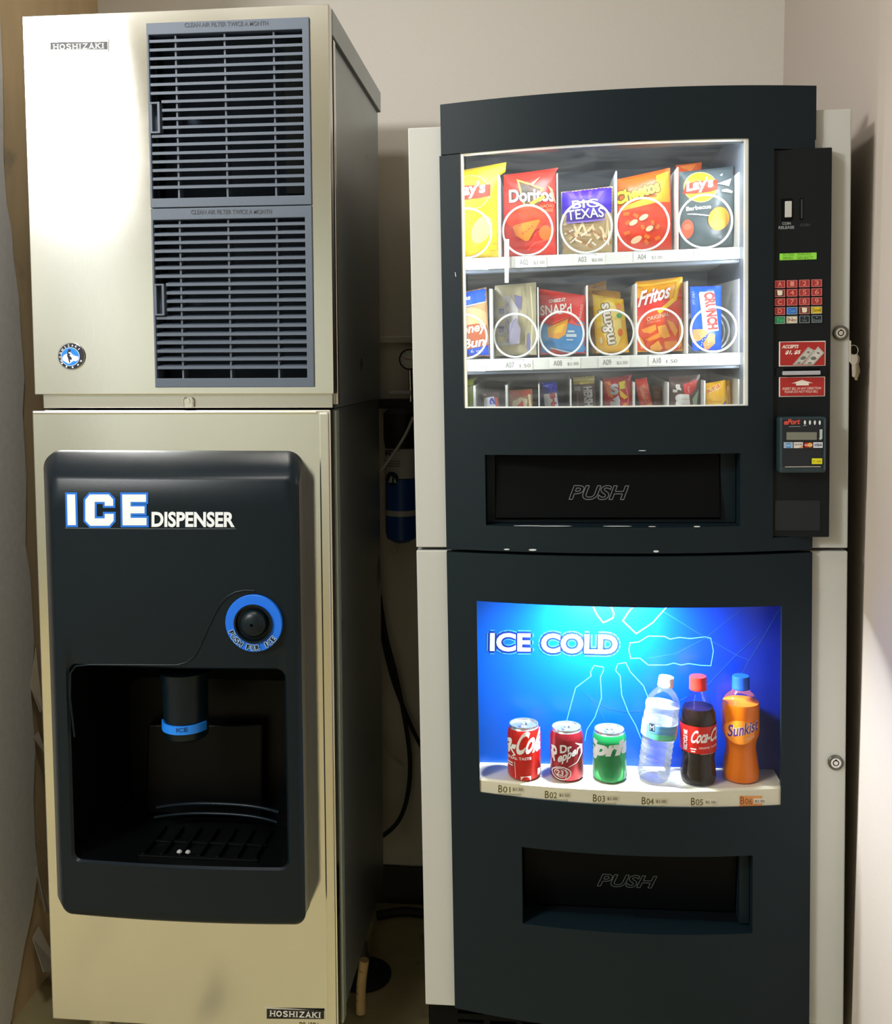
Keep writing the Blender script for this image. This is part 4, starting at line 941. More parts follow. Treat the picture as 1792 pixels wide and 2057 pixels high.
def a2(p):
    p.poly([(1040, 362), (1086, 380), (1072, 398), (1088, 406), (1058, 432), (1050, 410), (1044, 398)], pm(96, 70, 50)); p.line([(1040, 362), (1090, 380), (1058, 430)], 4, pm(240, 150, 70), True)
    p.poly([(1046, 372), (1064, 378), (1060, 408), (1050, 406)], pm(70, 60, 48))
    p.text('Doritos', (1023, 408), (1114, 405), 27, pm(236, 232, 226), 0, .03, pm(60, 50, 40), .05)
    p.poly([(1064, 408), (1092, 392), (1096, 398), (1066, 416)], pm(240, 140, 50)); p.text('NACHO', (1086, 419), (1113, 416), 6, pm(240, 160, 110), .2); p.text('CHEESE', (1088, 427), (1112, 424.5), 6, pm(240, 160, 110), .2)
    p.ell(1056, 440, 40, 26, pm(232, 62, 16)); p.poly([(1030, 456), (1034, 453), (1083, 442), (1085, 445), (1062, 484), (1056, 485), (1036, 474)], pm(236, 134, 24)); p.ell(1096, 468, 13, 15, pm(230, 118, 30))
    for k in range(7): p.ell(1045 + (k * 37 % 31), 454 + (k * 17 % 22), 2.2, 1.6, pm(214, 92, 20))
    p.poly([(1100, 372), (1110, 380), (1120, 420), (1114, 405)], pm(250, 150, 120)); p.poly([(1085, 355), (1070, 376), (1063, 372)], pm(246, 130, 104)); p.line([(1060, 503), (1075, 488), (1100, 482)], 2, pm(240, 90, 60))
packet('chip_bag', 'red tortilla chip bag with an orange triangle, second on the top shelf', [(1012, 352), (1122, 337), (1120, 508), (1011, 517)], SH1, .019, RDO, a2)
def a3(p):
    p.poly([(1122, 380), (1236, 372), (1236, 425), (1180, 432), (1122, 432)], pm(58, 14, 176))
    for x0, x1 in ((1136, 1150), (1160, 1166), (1182, 1190), (1204, 1214)): p.poly([(x0, 384), (x1, 382), (1180 + (x1 - 1180) * .5, 410), (1180 + (x0 - 1180) * .5, 410)], pm(96, 54, 196))
    for k in range(9): p.line([(1132 + k * 12, 452 + (k * 29 % 34)), (1150 + k * 10, 444 + (k * 23 % 40)), (1160 + k * 9, 470 + (k * 31 % 30))], 5, pm(232, 206, 158)); p.line([(1134 + k * 11, 470 + (k * 19 % 26)), (1152 + k * 9, 462 + (k * 13 % 34))], 3.4, pm(246, 236, 214)); p.ell(1140 + k * 11, 466 + (k * 41 % 34), 5, 2.6, pm(186, 128, 66), .6)
    p.poly([(1137, 446), (1142, 404), (1150, 400), (1212, 402), (1215, 438), (1180, 444)], pm(60, 20, 160))
    [(p.outline(t_, a_, b_, h_, 3.4, pm(40, 12, 120), 0, .012), p.text(t_, a_, b_, h_, pm(240, 240, 248), 0, .012)) for t_, a_, b_, h_ in (('BIG', (1150, 421), (1202, 417), 17), ('TEXAS', (1140, 444), (1213, 437), 20))]
    p.line([(1138, 449), (1180, 446), (1214, 442)], 3, pm(140, 110, 226))
packet('pastry_packet', 'purple and clear pastry packet in the middle of the top shelf', [(1127, 386), (1231, 374), (1230, 504), (1130, 511)], SH1, .016, PUR, a3)
def a4(p):
    p.poly([(1236, 422), (1300, 404), (1350, 400), (1352, 505), (1236, 510)], pm(228, 58, 16)); p.poly([(1318, 352), (1348, 340), (1350, 404), (1318, 408)], pm(250, 150, 10))
    p.poly([(1246, 418), (1300, 398), (1322, 396), (1318, 408), (1250, 424)], pm(246, 160, 50)); p.outline('Cheetos', (1241, 412), (1328, 384), 26, 5, pm(86, 72, 14), .15, .04); p.text('Cheetos', (1241, 412), (1328, 384), 26, pm(250, 206, 50), .15, .04)
    for k in range(11):
        x, y = 1252 + (k * 37 % 82), 430 + (k * 23 % 62); p.line([(x, y), (x + 12 * math.cos(k * 1.3), y + 9 * math.sin(k * 1.3))], 7, pm(240, 120, 20))
    for x, y, a, b in ((1272, 448, 9, 5), (1304, 460, 8, 5), (1278, 482, 12, 6), (1292, 438, 10, 5)): p.ell(x, y, a, b, pm(250, 214, 170), -.5)
packet('chip_bag', 'orange cheese puff bag, fourth on the top shelf', [(1238, 361), (1346, 337), (1350, 499), (1240, 508)], SH1, .019, ORA, a4)
def a5(p):
    lays(p, 1407, 376, 31); p.text('Barbecue', (1379, 424), (1427, 420), 8.5, pm(224, 226, 220), 0, .03)
    for k in range(5): p.line([(1381 + k * 3, 430), (1400 + k * 9, 432 + k), (1420 + k * 5, 434 + k)], 1.4, pm(236, 238, 236))
    p.ell(1443, 440, 21, 24, pm(238, 142, 40), .5); p.ell(1440, 450, 15, 12, pm(246, 190, 50), .3); p.ell(1381, 460, 12, 19, pm(196, 92, 66)); p.ell(1381, 456, 7, 6, pm(212, 118, 90))
    for q in ([(1440, 370), (1470, 358), (1464, 374)], [(1446, 352), (1452, 348), (1450, 354)], [(1448, 386), (1470, 388), (1472, 384), (1460, 380), (1450, 382)]): p.poly(q, pm(232, 236, 236))
packet('chip_bag', 'dark grey barbecue chip bag at the right end of the top shelf', [(1364, 346), (1480, 333), (1478, 499), (1366, 503)], SH1, .018, foil(74, 86, 90), a5)
packet('chip_bag', 'orange bag corner standing behind the barbecue chip bag', [(1358, 332), (1410, 326), (1398, 496), (1350, 500)], SH1, .012, ORA, lambda p: p.poly([(1364, 334), (1400, 328), (1388, 345)], pm(246, 130, 40)), v0=.178)

TANP = foil(222, 168, 112)
def b1(p):
    p.poly([(890, 560), (990, 560), (980, 606), (930, 620), (890, 626)], pm(0, 96, 230)); p.poly([(890, 702), (990, 690), (992, 724), (890, 726)], pm(0, 84, 214)); p.line([(892, 622), (932, 617), (980, 605)], 2.4, pm(240, 226, 170))
    p.ell(946, 640, 36, 22, pm(234, 190, 136)); p.poly([(895, 660), (960, 650), (985, 660), (988, 692), (940, 702), (895, 704)], pm(186, 92, 48))
    p.text('Buns', (918, 606), (946, 602), 10, pm(226, 236, 250), .2, .04); p.text('Honey', (912, 682), (980, 668), 24, pm(250, 226, 196), .3, .03, pm(160, 60, 26), .02); p.text('Bun', (930, 702), (976, 694), 19, pm(250, 236, 214), .3, .03, pm(160, 60, 26), .02); p.text('6 oz', (946, 709), (970, 706), 6, pm(220, 230, 250))
packet('pastry_packet', 'blue and tan pastry packet at the left end of the middle shelf', [(903, 592), (977, 577), (984, 719), (905, 723)], SH2, .015, TANP, b1)
def b2(p):
    V, G = pm(112, 108, 150), pm(150, 146, 168)
    p.poly([(1000, 600), (1024, 592), (1042, 622), (1040, 690), (1000, 696)], pm(182, 178, 176)); p.poly([(1032, 592), (1048, 596), (1046, 624), (1036, 612)], V)
    for k, y in enumerate((604, 620, 638, 656, 676)): p.rect(1002, y, 1013, y + 11, V if k % 2 else pm(196, 184, 120)); p.rect(1018, y + 4, 1022, y + 12, G)
    for y in range(602, 692, 5): p.ell(1016.5, y, 1, 1, V, n=6); p.ell(1000, y, 1, 1, V, n=6)
    p.poly([(1024, 650), (1036, 640), (1046, 660), (1044, 690), (1022, 694)], G); p.poly([(1056, 672), (1064, 668), (1068, 700), (1060, 706), (1056, 690)], V); p.line([(1024, 672), (1030, 650), (1038, 640)], 1.2, V)
    p.line([(1054, 572), (1060, 620), (1056, 700)], 3, pm(160, 150, 120)); p.line([(1066, 574), (1070, 640), (1066, 712)], 2, pm(214, 204, 172))
packet('pastry_packet', 'dull beige packet printed in faded purple, second on the middle shelf', [(994, 574), (1077, 567), (1078, 716), (992, 720)], SH2, .013, foil(182, 172, 138), b2)
def b3(p):
    p.poly([(1080, 640), (1100, 654), (1136, 650), (1182, 646), (1182, 720), (1080, 722)], pm(62, 142, 206)); p.poly([(1081, 654), (1100, 650), (1102, 684), (1092, 690), (1082, 684)], pm(80, 160, 214))
    p.poly([(1100, 658), (1142, 640), (1136, 672), (1122, 681), (1102, 678)], pm(246, 168, 30)); p.poly([(1104, 660), (1136, 650), (1128, 668), (1108, 670)], pm(252, 202, 40)); p.line([(1098, 655), (1140, 638)], 2.4, pm(236, 90, 40))
    p.text('CHEEZ-IT', (1103, 609), (1137, 605), 7, pm(246, 236, 232), .1, .04); p.text("SNAP'd", (1086, 634), (1149, 630), 21, pm(248, 240, 236), .03, .02); p.text('BAKED', (1167, 640), (1172, 612), 5, pm(240, 190, 180))
    p.poly([(1108, 700), (1132, 708), (1138, 716), (1102, 710)], pm(214, 60, 60)); p.line([(1106, 699), (1140, 707), (1176, 714)], 2, pm(236, 240, 244)); p.rect(1140, 664, 1154, 668, pm(206, 226, 240)); p.rect(1137, 671, 1158, 677, pm(206, 226, 240)); p.rect(1138, 681, 1152, 684, pm(190, 216, 236))
    p.poly([(1140, 650), (1148, 640), (1160, 652), (1178, 648), (1170, 656)], pm(230, 80, 70))
packet('cracker_packet', 'red and blue baked cracker packet, third on the middle shelf', [(1083, 580), (1180, 594), (1177, 715), (1085, 718)], SH2, .015, foil(222, 40, 32), b3)
def candy_m(p, cx0, y0, cx1, y1, h, t="m&m's"):
    d = Vector((cx1 - cx0, y1 - y0)); up = Vector((d.y, -d.x)).normalized() * h
    p.outline(t, (cx0, y0), (cx1, y1), h, 3, pm(96, 56, 36), 0, .035); p.text(t, (cx0, y0), (cx1, y1), h, pm(246, 242, 232), 0, .035, up=up)
def b4(p):
    p.poly([(1192, 592), (1256, 600), (1262, 640), (1200, 660)], pm(250, 206, 20)); p.ell(1228, 650, 20, 46, pm(250, 226, 130), -.15)
    candy_m(p, 1237, 690, 1222, 608, 23); p.ell(1244, 634, 6, 5, pm(60, 170, 90)); p.ell(1246, 668, 5, 8, pm(236, 120, 40)); p.ell(1243, 616, 6, 7, pm(238, 150, 70)); p.ell(1208, 684, 2.4, 7, pm(246, 230, 190))
packet('candy_packet', 'yellow peanut candy packet with brown lettering, front one on the middle shelf', [(1190, 591), (1252, 601), (1264, 712), (1198, 716)], SH2, .014, foil(250, 190, 0), b4, cat='candy')
packet('candy_packet', 'amber candy packet with jagged top, behind the yellow peanut candy', [(1181, 578), (1246, 586), (1258, 714), (1190, 716)], SH2, .010, foil(206, 146, 20), lambda p: p.text('PEANUT', (1190, 590), (1214, 586), 6, pm(120, 84, 20)), v0=.152, cat='candy')
packet('candy_packet', 'ochre candy packet, rearmost behind the yellow peanut candy', [(1180, 574), (1217, 563), (1230, 712), (1186, 714)], SH2, .009, foil(196, 140, 30), lambda p: p.line([(1184, 580), (1212, 572)], 2, pm(160, 110, 20)), v0=.200, cat='candy')
def b5(p):
    p.poly([(1262, 602), (1300, 596), (1345, 600), (1340, 612), (1278, 640), (1276, 628)], pm(222, 40, 30)); p.poly([(1372, 572), (1376, 570), (1378, 640), (1330, 624)], pm(224, 66, 24)); p.poly([(1270, 640), (1330, 620), (1378, 640), (1376, 716), (1276, 716)], pm(228, 74, 20))
    p.line([(1268, 574), (1310, 572), (1364, 562)], 5, pm(250, 196, 60)); p.line([(1364, 566), (1356, 600), (1322, 628)], 8, pm(252, 204, 20))
    p.text('Fritos', (1281, 618), (1346, 598), 30, pm(250, 246, 244), .3, .03, pm(206, 36, 26), .03, up=(2, -31)); p.text('ORIGINAL', (1300, 646), (1344, 634), 8, pm(250, 204, 170), .2, .02); p.text('CORN CHIPS', (1300, 651), (1326, 646), 4, pm(246, 190, 150))
    for k, q in enumerate(([(1288, 662), (1316, 652), (1318, 662), (1306, 670), (1292, 668)], [(1320, 656), (1336, 652), (1346, 676), (1334, 680), (1324, 674)], [(1296, 682), (1324, 668), (1330, 676), (1304, 686)], [(1338, 642), (1352, 648), (1362, 664), (1356, 676), (1346, 660)], [(1306, 696), (1322, 684), (1332, 700), (1318, 710), (1308, 706)], [(1334, 686), (1360, 684), (1362, 696), (1346, 706), (1336, 698)], [(1282, 672), (1292, 684), (1300, 702), (1288, 700)], [(1364, 640), (1374, 636), (1374, 690), (1364, 700)])): p.poly(q, pm(*[(246, 158, 50), (250, 172, 60), (240, 146, 44)][k % 3]))
packet('chip_bag', 'yellow and orange corn chip bag on the middle shelf', [(1267, 567), (1371, 556), (1371, 708), (1277, 713)], SH2, .018, foil(246, 172, 10), b5)
def b6(p):
    p.poly([(1405, 586.5), (1434, 585.5), (1444, 664), (1412, 668)], pm(238, 236, 236)); d = ((1412, 588.5), (1420, 664.5))
    p.text('CRUNCH', (1413, 588), (1421, 663), 22, pm(206, 52, 44), 0, .055, up=(22, -2.4))
    p.line([(1404, 590), (1409, 630)], 1.2, pm(190, 206, 240)); p.text('190 cal', (1390, 586), (1392, 611), 5, pm(150, 180, 240), up=(5, 0))
    p.poly([(1392, 662), (1410, 661), (1424, 668), (1406, 684), (1392, 688)], pm(206, 154, 92)); p.poly([(1412, 690), (1424, 670), (1436, 672), (1436, 690), (1424, 702), (1416, 702)], pm(204, 150, 90))
    for k in range(14): p.ell(1404 + (k * 7 % 22), 672 + (k * 11 % 28), 1.2, 1.2, pm(196, 210, 244), n=6)
packet('candy_bar', 'blue crisp chocolate bar standing in the last coil of the middle shelf', [(1386, 576), (1449, 574), (1449, 702), (1391, 707)], SH2, .010, foil(0, 84, 226), b6, cat='candy')

# bottom shelf: only the tops show above the sill
def low(name, label, q, T, body, art, v0=.108, cat='candy', lean=0.0): return packet(name, label, q, None, T, body, art, v0, cat=cat, tray=SH3, lean=lean)
yb = 900
def bt_(x): return 903.5 - (x - 934) * .0145
def Q(tl, tr, dxl=0, dxr=0): return [tl, tr, (tr[0] + dxr, bt_(tr[0]) - 3), (tl[0] + dxl, bt_(tl[0]) - 3)]
def drop(t): return t
low('snack_packet', 'olive green packet at the left end of the bottom shelf', Q((926, 762), (961, 758), 2, -4), .010, foil(128, 140, 30), lambda p: (p.poly([(934, 764), (962, 760), (960, 772), (936, 778)], pm(164, 176, 46)), p.line([(936, 777), (958, 771)], 2, pm(92, 100, 24))), cat='snack')
def c2(p):
    p.poly([(973, 800), (992, 796), (997, 822), (972, 824)], pm(236, 236, 244)); p.text('S', (983, 812), (984, 799), 15, pm(40, 60, 200), 0, .06, up=(15, 1)); p.poly([(994, 797), (999, 799), (1004, 824), (997, 824)], pm(226, 92, 70)); p.rect(971, 789, 977, 794, pm(150, 132, 128))
low('candy_bar', 'brown candy bar with a blue letter on white, second on the bottom shelf', Q((966, 790), (1003, 787), 2, 3), .009, foil(82, 52, 52), c2)
def c3_(p):
    p.poly([(1020, 783), (1072, 780), (1070, 792), (1050, 796), (1030, 798)], pm(196, 62, 30)); p.poly([(1030, 806), (1046, 798), (1060, 802), (1058, 824), (1028, 824)], pm(240, 226, 190)); p.poly([(1030, 824), (1050, 804), (1054, 824)], pm(222, 60, 46)); p.line([(1063, 792), (1066, 822)], 5, pm(246, 230, 190))
low('candy_bar', 'red and gold candy bar, third on the bottom shelf', Q((1021, 784), (1069, 781), 6, 4), .010, foil(186, 128, 52), c3_)
def c4(p):
    p.poly([(1092, 792), (1118, 789), (1124, 830), (1096, 830)], pm(236, 230, 234)); p.text('Baby', (1101, 791), (1106, 828), 14, pm(206, 44, 50), 0, .06, up=(14, -1.4)); p.poly([(1086, 770), (1118, 766), (1120, 786), (1088, 790)], pm(24, 36, 170)); p.line([(1090, 776), (1112, 772)], 2, pm(80, 100, 210))
low('candy_bar', 'dark blue and white candy bar with red lettering, on the bottom shelf', Q((1087, 768), (1119, 765), 8, 10), .009, foil(20, 30, 140), c4)
def c5(p):
    p.poly([(1148, 755), (1198, 752), (1197, 770), (1150, 773)], pm(206, 190, 100)); p.line([(1152, 764), (1194, 761)], 2.4, pm(246, 240, 190)); p.rect(1154, 776, 1166, 785, pm(172, 168, 170)); p.line([(1160, 789), (1161, 822)], 3, pm(140, 120, 118))
    p.text('HERSHEY', (1171, 777), (1175, 832), 18, pm(186, 184, 186), 0, .05, up=(18, -1))
low('candy_bar', 'brown chocolate bar with a gold foil end, on the bottom shelf', Q((1150, 757), (1195, 753), 3, 4), .008, foil(88, 62, 62), c5)
def c6(p):
    p.poly([(1214, 768), (1226, 764), (1232, 800), (1222, 796)], pm(246, 130, 40)); p.text('S', (1226, 794), (1244, 792), 22, pm(200, 200, 206), .1, .06, pm(120, 30, 40), .02); p.poly([(1243, 768), (1256, 764), (1258, 780), (1245, 782)], pm(232, 214, 40)); p.poly([(1244, 782), (1262, 798), (1254, 802), (1246, 796)], pm(250, 200, 60)); p.poly([(1230, 802), (1242, 794), (1246, 806), (1236, 806)], pm(214, 214, 220)); p.rect(1226, 806, 1245, 824, pm(206, 206, 212)); p.ell(1256, 816, 6, 7, pm(250, 160, 40)); p.line([(1258, 824), (1262, 800), (1256, 770)], 3, pm(246, 120, 110)); p.text('kcal', (1264, 764), (1268, 754), 4, pm(250, 220, 220))
low('candy_packet', 'red chewy candy packet with rainbow spots, fattest on the bottom shelf', Q((1211, 760), (1270, 752), 2, 2), .013, foil(206, 24, 34), c6)
def c7(p):
    p.poly([(1284, 776), (1294, 772), (1305, 806), (1296, 806), (1290, 800)], pm(248, 150, 110)); p.text('FRUITS', (1289, 776), (1299, 806), 9, pm(232, 66, 46), 0, .04, up=(8, -2)); p.poly([(1296, 814), (1312, 806), (1318, 826), (1300, 826)], pm(248, 160, 30)); p.line([(1300, 766), (1314, 816)], 3, pm(252, 150, 60)); p.poly([(1276, 761), (1298, 757), (1300, 768), (1280, 773)], pm(236, 56, 30))
low('candy_bar', 'red and orange candy stick leaning left of the brown packets on the bottom shelf', Q((1275, 762), (1299, 758), 26, 30), .008, foil(228, 50, 24), c7)
low('candy_bar', 'light brown candy bar behind the leaning red stick on the bottom shelf', Q((1311, 775), (1334, 771), 2, 2), .008, foil(168, 104, 50), lambda p: p.rect(1314, 782, 1330, 800, pm(190, 128, 70)), v0=.16)
def c8(p):
    p.poly([(1372, 772), (1402, 762), (1398, 780), (1386, 794), (1374, 792)], pm(214, 46, 40)); p.text('m', (1386, 822), (1384, 792), 26, pm(244, 240, 234), 0, .09, up=(-30, -1)); p.text("'s", (1371, 789), (1370, 772), 20, pm(236, 230, 222), 0, .06, up=(-19, -1)); p.poly([(1390, 802), (1404, 782), (1400, 812), (1392, 812)], pm(176, 200, 176)); p.text('MILK', (1381, 788), (1381, 775), 4, pm(246, 200, 190), up=(4, 0)); p.poly([(1390, 812), (1398, 812), (1396, 824), (1390, 824)], pm(214, 196, 50))
low('candy_packet', 'brown chocolate candy packet with white letters, on the bottom shelf', Q((1344, 757), (1406, 752), 2, -4), .011, foil(104, 78, 72), c8)
def c9(p):
    p.poly([(1420, 782), (1445, 770), (1450, 778), (1424, 792)], pm(250, 206, 130)); p.text('BUTTER', (1423, 790), (1447, 777), 6.5, pm(214, 90, 40), .2, .03); p.rect(1426, 798, 1450, 806, pm(240, 178, 30)); p.poly([(1446, 818), (1461, 802), (1464, 826), (1444, 826)], pm(40, 96, 200))
low('candy_packet', 'golden yellow peanut candy packet at the right end of the bottom shelf', Q((1417, 770), (1457, 763), 2, 4), .010, foil(246, 186, 20), c9)
low('candy_packet', 'golden candy packet directly behind the right-end yellow one', Q((1452, 766), (1470, 762), -6, 2), .008, foil(226, 164, 40), lambda p: p.line([(1456, 772), (1460, 812)], 3, pm(246, 196, 80)), v0=.135)

# ------------------------------------------------------------------ cans and bottles in the lit display
def clipc(uc, r): return lambda c: abs(c.x - uc) < r * .985
ALU = mat('can_aluminium', (208, 214, 218), .25, .9)
CB = .0005
def can(label, cx, rp, topy, boty, body, art, vc=-.004):
    u = F.px(cx, 1520, vc)[0]; r = abs(F.px(cx + rp, 1520, vc)[0] - u); w0 = sw + CB; h = F.px(cx, topy, vc)[1] - w0
    t = thing('soda_can', label, 'can', F, (u, vc, w0), 'soda cans in the lit display')
    MB().lathe([(r * .80, .0), (r * .84, .001), (r * .93, .003), (r, h * .07), (r, h * .80), (r * .985, h * .85), (r * .90, h * .94)], (u, vc, w0), body, 40).build('can_body', t, 40)
    MB().lathe([(r * .90, h * .938), (r * .855, h * .965), (r * .87, h * .985), (r * .865, h), (r * .80, h), (r * .77, h * .965), (r * .2, h * .965), (.0003, h * .965)], (u, vc, w0), ALU, 40, True).build('lid', t, 40)
    mb = MB(); lz = w0 + h * .968; mb.tube([(u + r * .24 * math.cos(a), vc - r * .18 + r * .36 * math.sin(a), lz + .0012) for a in [2 * math.pi * i / 16 for i in range(16)]], r * .06, ALU, 6, True); mb.lathe([(r * .1, 0), (r * .1, .0022), (r * .05, .003)], (u, vc, lz), ALU, 10); mb.build('pull_ring', t, 60)
    p = Print(F, vc - r * .85, lambda a, w: vc - math.sqrt(max(r * r - (a - u) ** 2, 1e-7)), .003, .0005, .00008, lambda c: abs(c.x - u) < r * .985 and c.y > w0 + .003); art(p); p.build('printed_side', t)
SIL, WT = pm(226, 226, 224), pm(240, 238, 232)
def k1(p):
    p.text('Coca-Cola', (964, 1521), (1090, 1511), 44, WT, .42, .03, up=(6, -46)); p.line([(1010, 1508), (1022, 1500), (1034, 1516), (1028, 1520)], [1, 4, 3, 1], WT); p.text('ORIGINAL TASTE', (998, 1526), (1068, 1525), 5.5, WT, 0, .02)
    for y in (1532, 1537): p.rect(1017, y, 1030, y + 2.4, WT)
    p.line([(1034, 1530), (1036, 1562)], 1, WT); p.poly([(1046, 1558), (1067, 1557), (1067, 1568), (1047, 1568)], WT); p.ell(1056.5, 1565, 8.5, 6.5, pm(210, 40, 30)); p.rect(1080, 1547, 1086, 1560, WT)
can('red soda can with white script, leftmost on the ivory shelf', 1053, 33.5, 1452, 0, mat('can_red', (214, 30, 22), .3, .35), k1)
def k2(p):
    p.text('Dr', (1125, 1512), (1150, 1508), 16, SIL, .15, .035); p.text('epper', (1120, 1537), (1166, 1518), 18, SIL, .15, .03, up=(1, -18)); p.text('P', (1112, 1531), (1124, 1528), 31, SIL, .2, .035)
    p.line([(1156, 1492), (1168, 1500), (1169, 1516), (1160, 1531), (1142, 1539)], [1.5, 4, 3, 2, 1], SIL); p.line([(1112, 1502), (1108, 1512), (1110, 1526)], 2, SIL)
    p.line([(1128 + 19 * math.cos(a), 1552 + 12.5 * math.sin(a)) for a in [i * .45 for i in range(14)]], 2, SIL, True); p.line([(1126 + 12 * math.cos(a), 1551 + 8.5 * math.sin(a)) for a in [i * .45 for i in range(14)]], 1.3, SIL, True); p.text('23', (1117, 1557), (1132, 1557), 11, SIL, .1, .02); p.line([(1136, 1543), (1141, 1551), (1136, 1561)], 1.4, SIL)
can('dark red soda can with silver lettering, second on the ivory shelf', 1138.5, 33.5, 1458, 0, mat('can_maroon', (150, 30, 44), .28, .5), k2)
def k3(p):
    p.ell(1225, 1540, 25, 34, pm(6, 112, 58)); p.text('Sprite', (1168, 1529), (1290, 1523), 40, SIL, .25, .06, up=(2, -40)); p.rect(1254, 1552, 1259, 1568, pm(160, 226, 190))
can('green soda can with silver lettering, third on the ivory shelf', 1224.5, 34.5, 1463, 0, mat('can_green', (28, 154, 84), .28, .4), k3)

def profile(cx, ybase, rows, vc, tilt=0):
    """rows of (pixel height above the base, pixel radius) -> metres."""
    u = F.px(cx, ybase - 90, vc)[0]; k = abs(F.px(cx + 100, 1500, vc)[0] - F.px(cx, 1500, vc)[0]) / 100
    return u, k, [(r * k, z * k * 1.03) for z, r in rows]
def lean_axis(u, vc, w0, tilt):
    c, s_ = math.cos(tilt), math.sin(tilt)
    return lambda q: (u + q[0] * c + q[2] * s_, vc + q[1], w0 + q[2] * c - q[0] * s_)
def bottle(label, cx, yb_, shell_rows, liq_rows, liq_m, cap_m, cap_z, cap_h, cap_r, vc, tilt=0, lab=None, art=None, pz=None):
    u, k, pr = profile(cx, yb_, shell_rows, vc); w0 = sw + .0004
    ax = lean_axis(u, vc, w0 + (abs(math.sin(tilt)) * shell_rows[0][1] * k), tilt)
    t = thing('soda_bottle' if tilt == 0 else 'water_bottle', label, 'bottle', F, (u, vc, w0), 'bottles in the lit display')
    MB().lathe(pr, (0, 0, 0), PET, 36, True, ax).build('bottle', t, 60)
    lq = [(r * k - .0007, z * k * 1.03 + (.0007 if i == 0 else 0)) for i, (z, r) in enumerate(liq_rows)]
    MB().lathe(lq, (0, 0, 0), liq_m, 36, True, ax).build('liquid', t, 50)
    z0 = cap_z * k * 1.03; R_ = cap_r * k; hh = cap_h * k * 1.03
    mb = MB(); n = 48
    ringp = lambda rr_, z, rib: [ax(((rr_ - (rib if q % 2 else 0)) * math.cos(2 * math.pi * q / n), (rr_ - (rib if q % 2 else 0)) * math.sin(2 * math.pi * q / n), z)) for q in range(n)]
    rs = [ringp(R_ * 1.02, z0, 0), ringp(R_ * 1.02, z0 + hh * .16, 0), ringp(R_, z0 + hh * .2, .0004), ringp(R_, z0 + hh * .86, .0004), ringp(R_ * .93, z0 + hh, 0)]
    mb.idx([q for r_ in rs for q in r_], [(j * n + q, j * n + (q + 1) % n, (j + 1) * n + (q + 1) % n, (j + 1) * n + q) for j in range(4) for q in range(n)] + [tuple(reversed(range(n))), tuple(4 * n + q for q in range(n))], cap_m)
    mb.build('cap', t, 35)
    if lab:
        (za, zb, rr_, m) = lab; MB().lathe([(rr_ * k + .0003, za * k * 1.03), (rr_ * k + .0006, (za + zb) / 2 * k * 1.03), (rr_ * k + .0003, zb * k * 1.03)], (0, 0, 0), m, 36, False, ax).build('label_sleeve', t, 60)
    if art:
        R2 = (pz or shell_rows[3][1]) * k + .0009
        def sf(a, w):
            dx = (a - u) - math.tan(tilt) * (w - w0); return vc - math.sqrt(max(R2 * R2 - dx * dx, 1e-7))
        p = Print(F, vc - R2 * .85, sf, .003, .0006, .00008, lambda c: abs((c.x - u) - math.tan(tilt) * (c.y - w0)) < R2 * .985); art(p); p.build('label_print', t)
    return t
VC = -.006
def m1(p):
    p.poly([(1300, 1456), (1362, 1462), (1358, 1478), (1299, 1471)], pm(96, 164, 214)); p.rect(1304, 1454, 1315, 1469, pm(36, 48, 66)); p.line([(1306, 1467), (1306, 1457), (1309.5, 1462), (1313, 1457), (1313, 1467)], 1.2, pm(226, 236, 240))
    p.poly([(1298, 1472), (1358, 1479), (1357, 1490), (1298, 1482)], pm(96, 206, 164)); p.text('NATURAL', (1326, 1484), (1350, 1486), 4.5, pm(150, 226, 196)); p.text('SPRING WATER', (1318, 1468), (1356, 1471), 4.5, pm(150, 200, 230))
ridges = [(6, 30), (10, 33)]
for z in range(16, 84, 11): ridges += [(z, 33.6), (z + 5.5, 31.4)]
ridges += [(86, 34)]
wsh = [(0, 28), (3, 31)] + ridges + [(118, 35.5), (128, 36), (138, 34), (146, 36), (156, 35), (170, 29), (182, 20), (188, 14), (192, 13)]
wliq = [(0, 28), (3, 31)] + ridges + [(118, 35.5), (128, 36), (138, 34), (146, 36), (152, 35.4)]
WATER = pane('still_water', (.96, .98, 1), .42, .8, .05, (.94, .97, 1))
bottle('clear water bottle with white cap, leaning right beside the green can', 1311, 1578, wsh, wliq, WATER, mat('cap_white', (240, 242, 240), .4), 188, 19, 15.5, VC, .135, (88, 118, 35.8, mat('water_label', (206, 226, 234), .4)), m1, 36.4)
def m2(p):
    p.text('Coca-Cola', (1387, 1492), (1456, 1489), 26, WT, .4, .03, up=(3, -26)); p.text('ORIGINAL TASTE', (1403, 1503), (1442, 1502), 4, WT, 0, .01); p.text('RECYCLE ME', (1381, 1508), (1381.5, 1468), 6.5, WT, 0, .03, up=(-6.5, 0)); p.rect(1387, 1502, 1398, 1504.6, WT); p.rect(1388, 1507, 1396, 1509.5, WT); p.line([(1406, 1513), (1436, 1513)], 1, pm(226, 150, 140))
csh = [(0, 30), (3, 34), (14, 36.5), (30, 35.5), (48, 33), (60, 34.5), (66, 36), (128, 36), (140, 35), (156, 30), (174, 20), (186, 15), (190, 14)]
cliq = [(0, 30), (3, 34), (14, 36.5), (30, 35.5), (48, 33), (60, 34.5), (66, 36), (128, 36), (140, 35), (152, 31)]
bottle('cola bottle with red cap and red label, between the water and the orange soda', 1402.5, 1580, csh, cliq, mat('dark_cola', (30, 14, 12), .12, spec=.6), mat('cap_red', (226, 40, 28), .4), 187, 26, 17.5, VC, 0, (68, 122, 36.3, mat('label_red', (214, 32, 24), .35)), m2, 36.6)
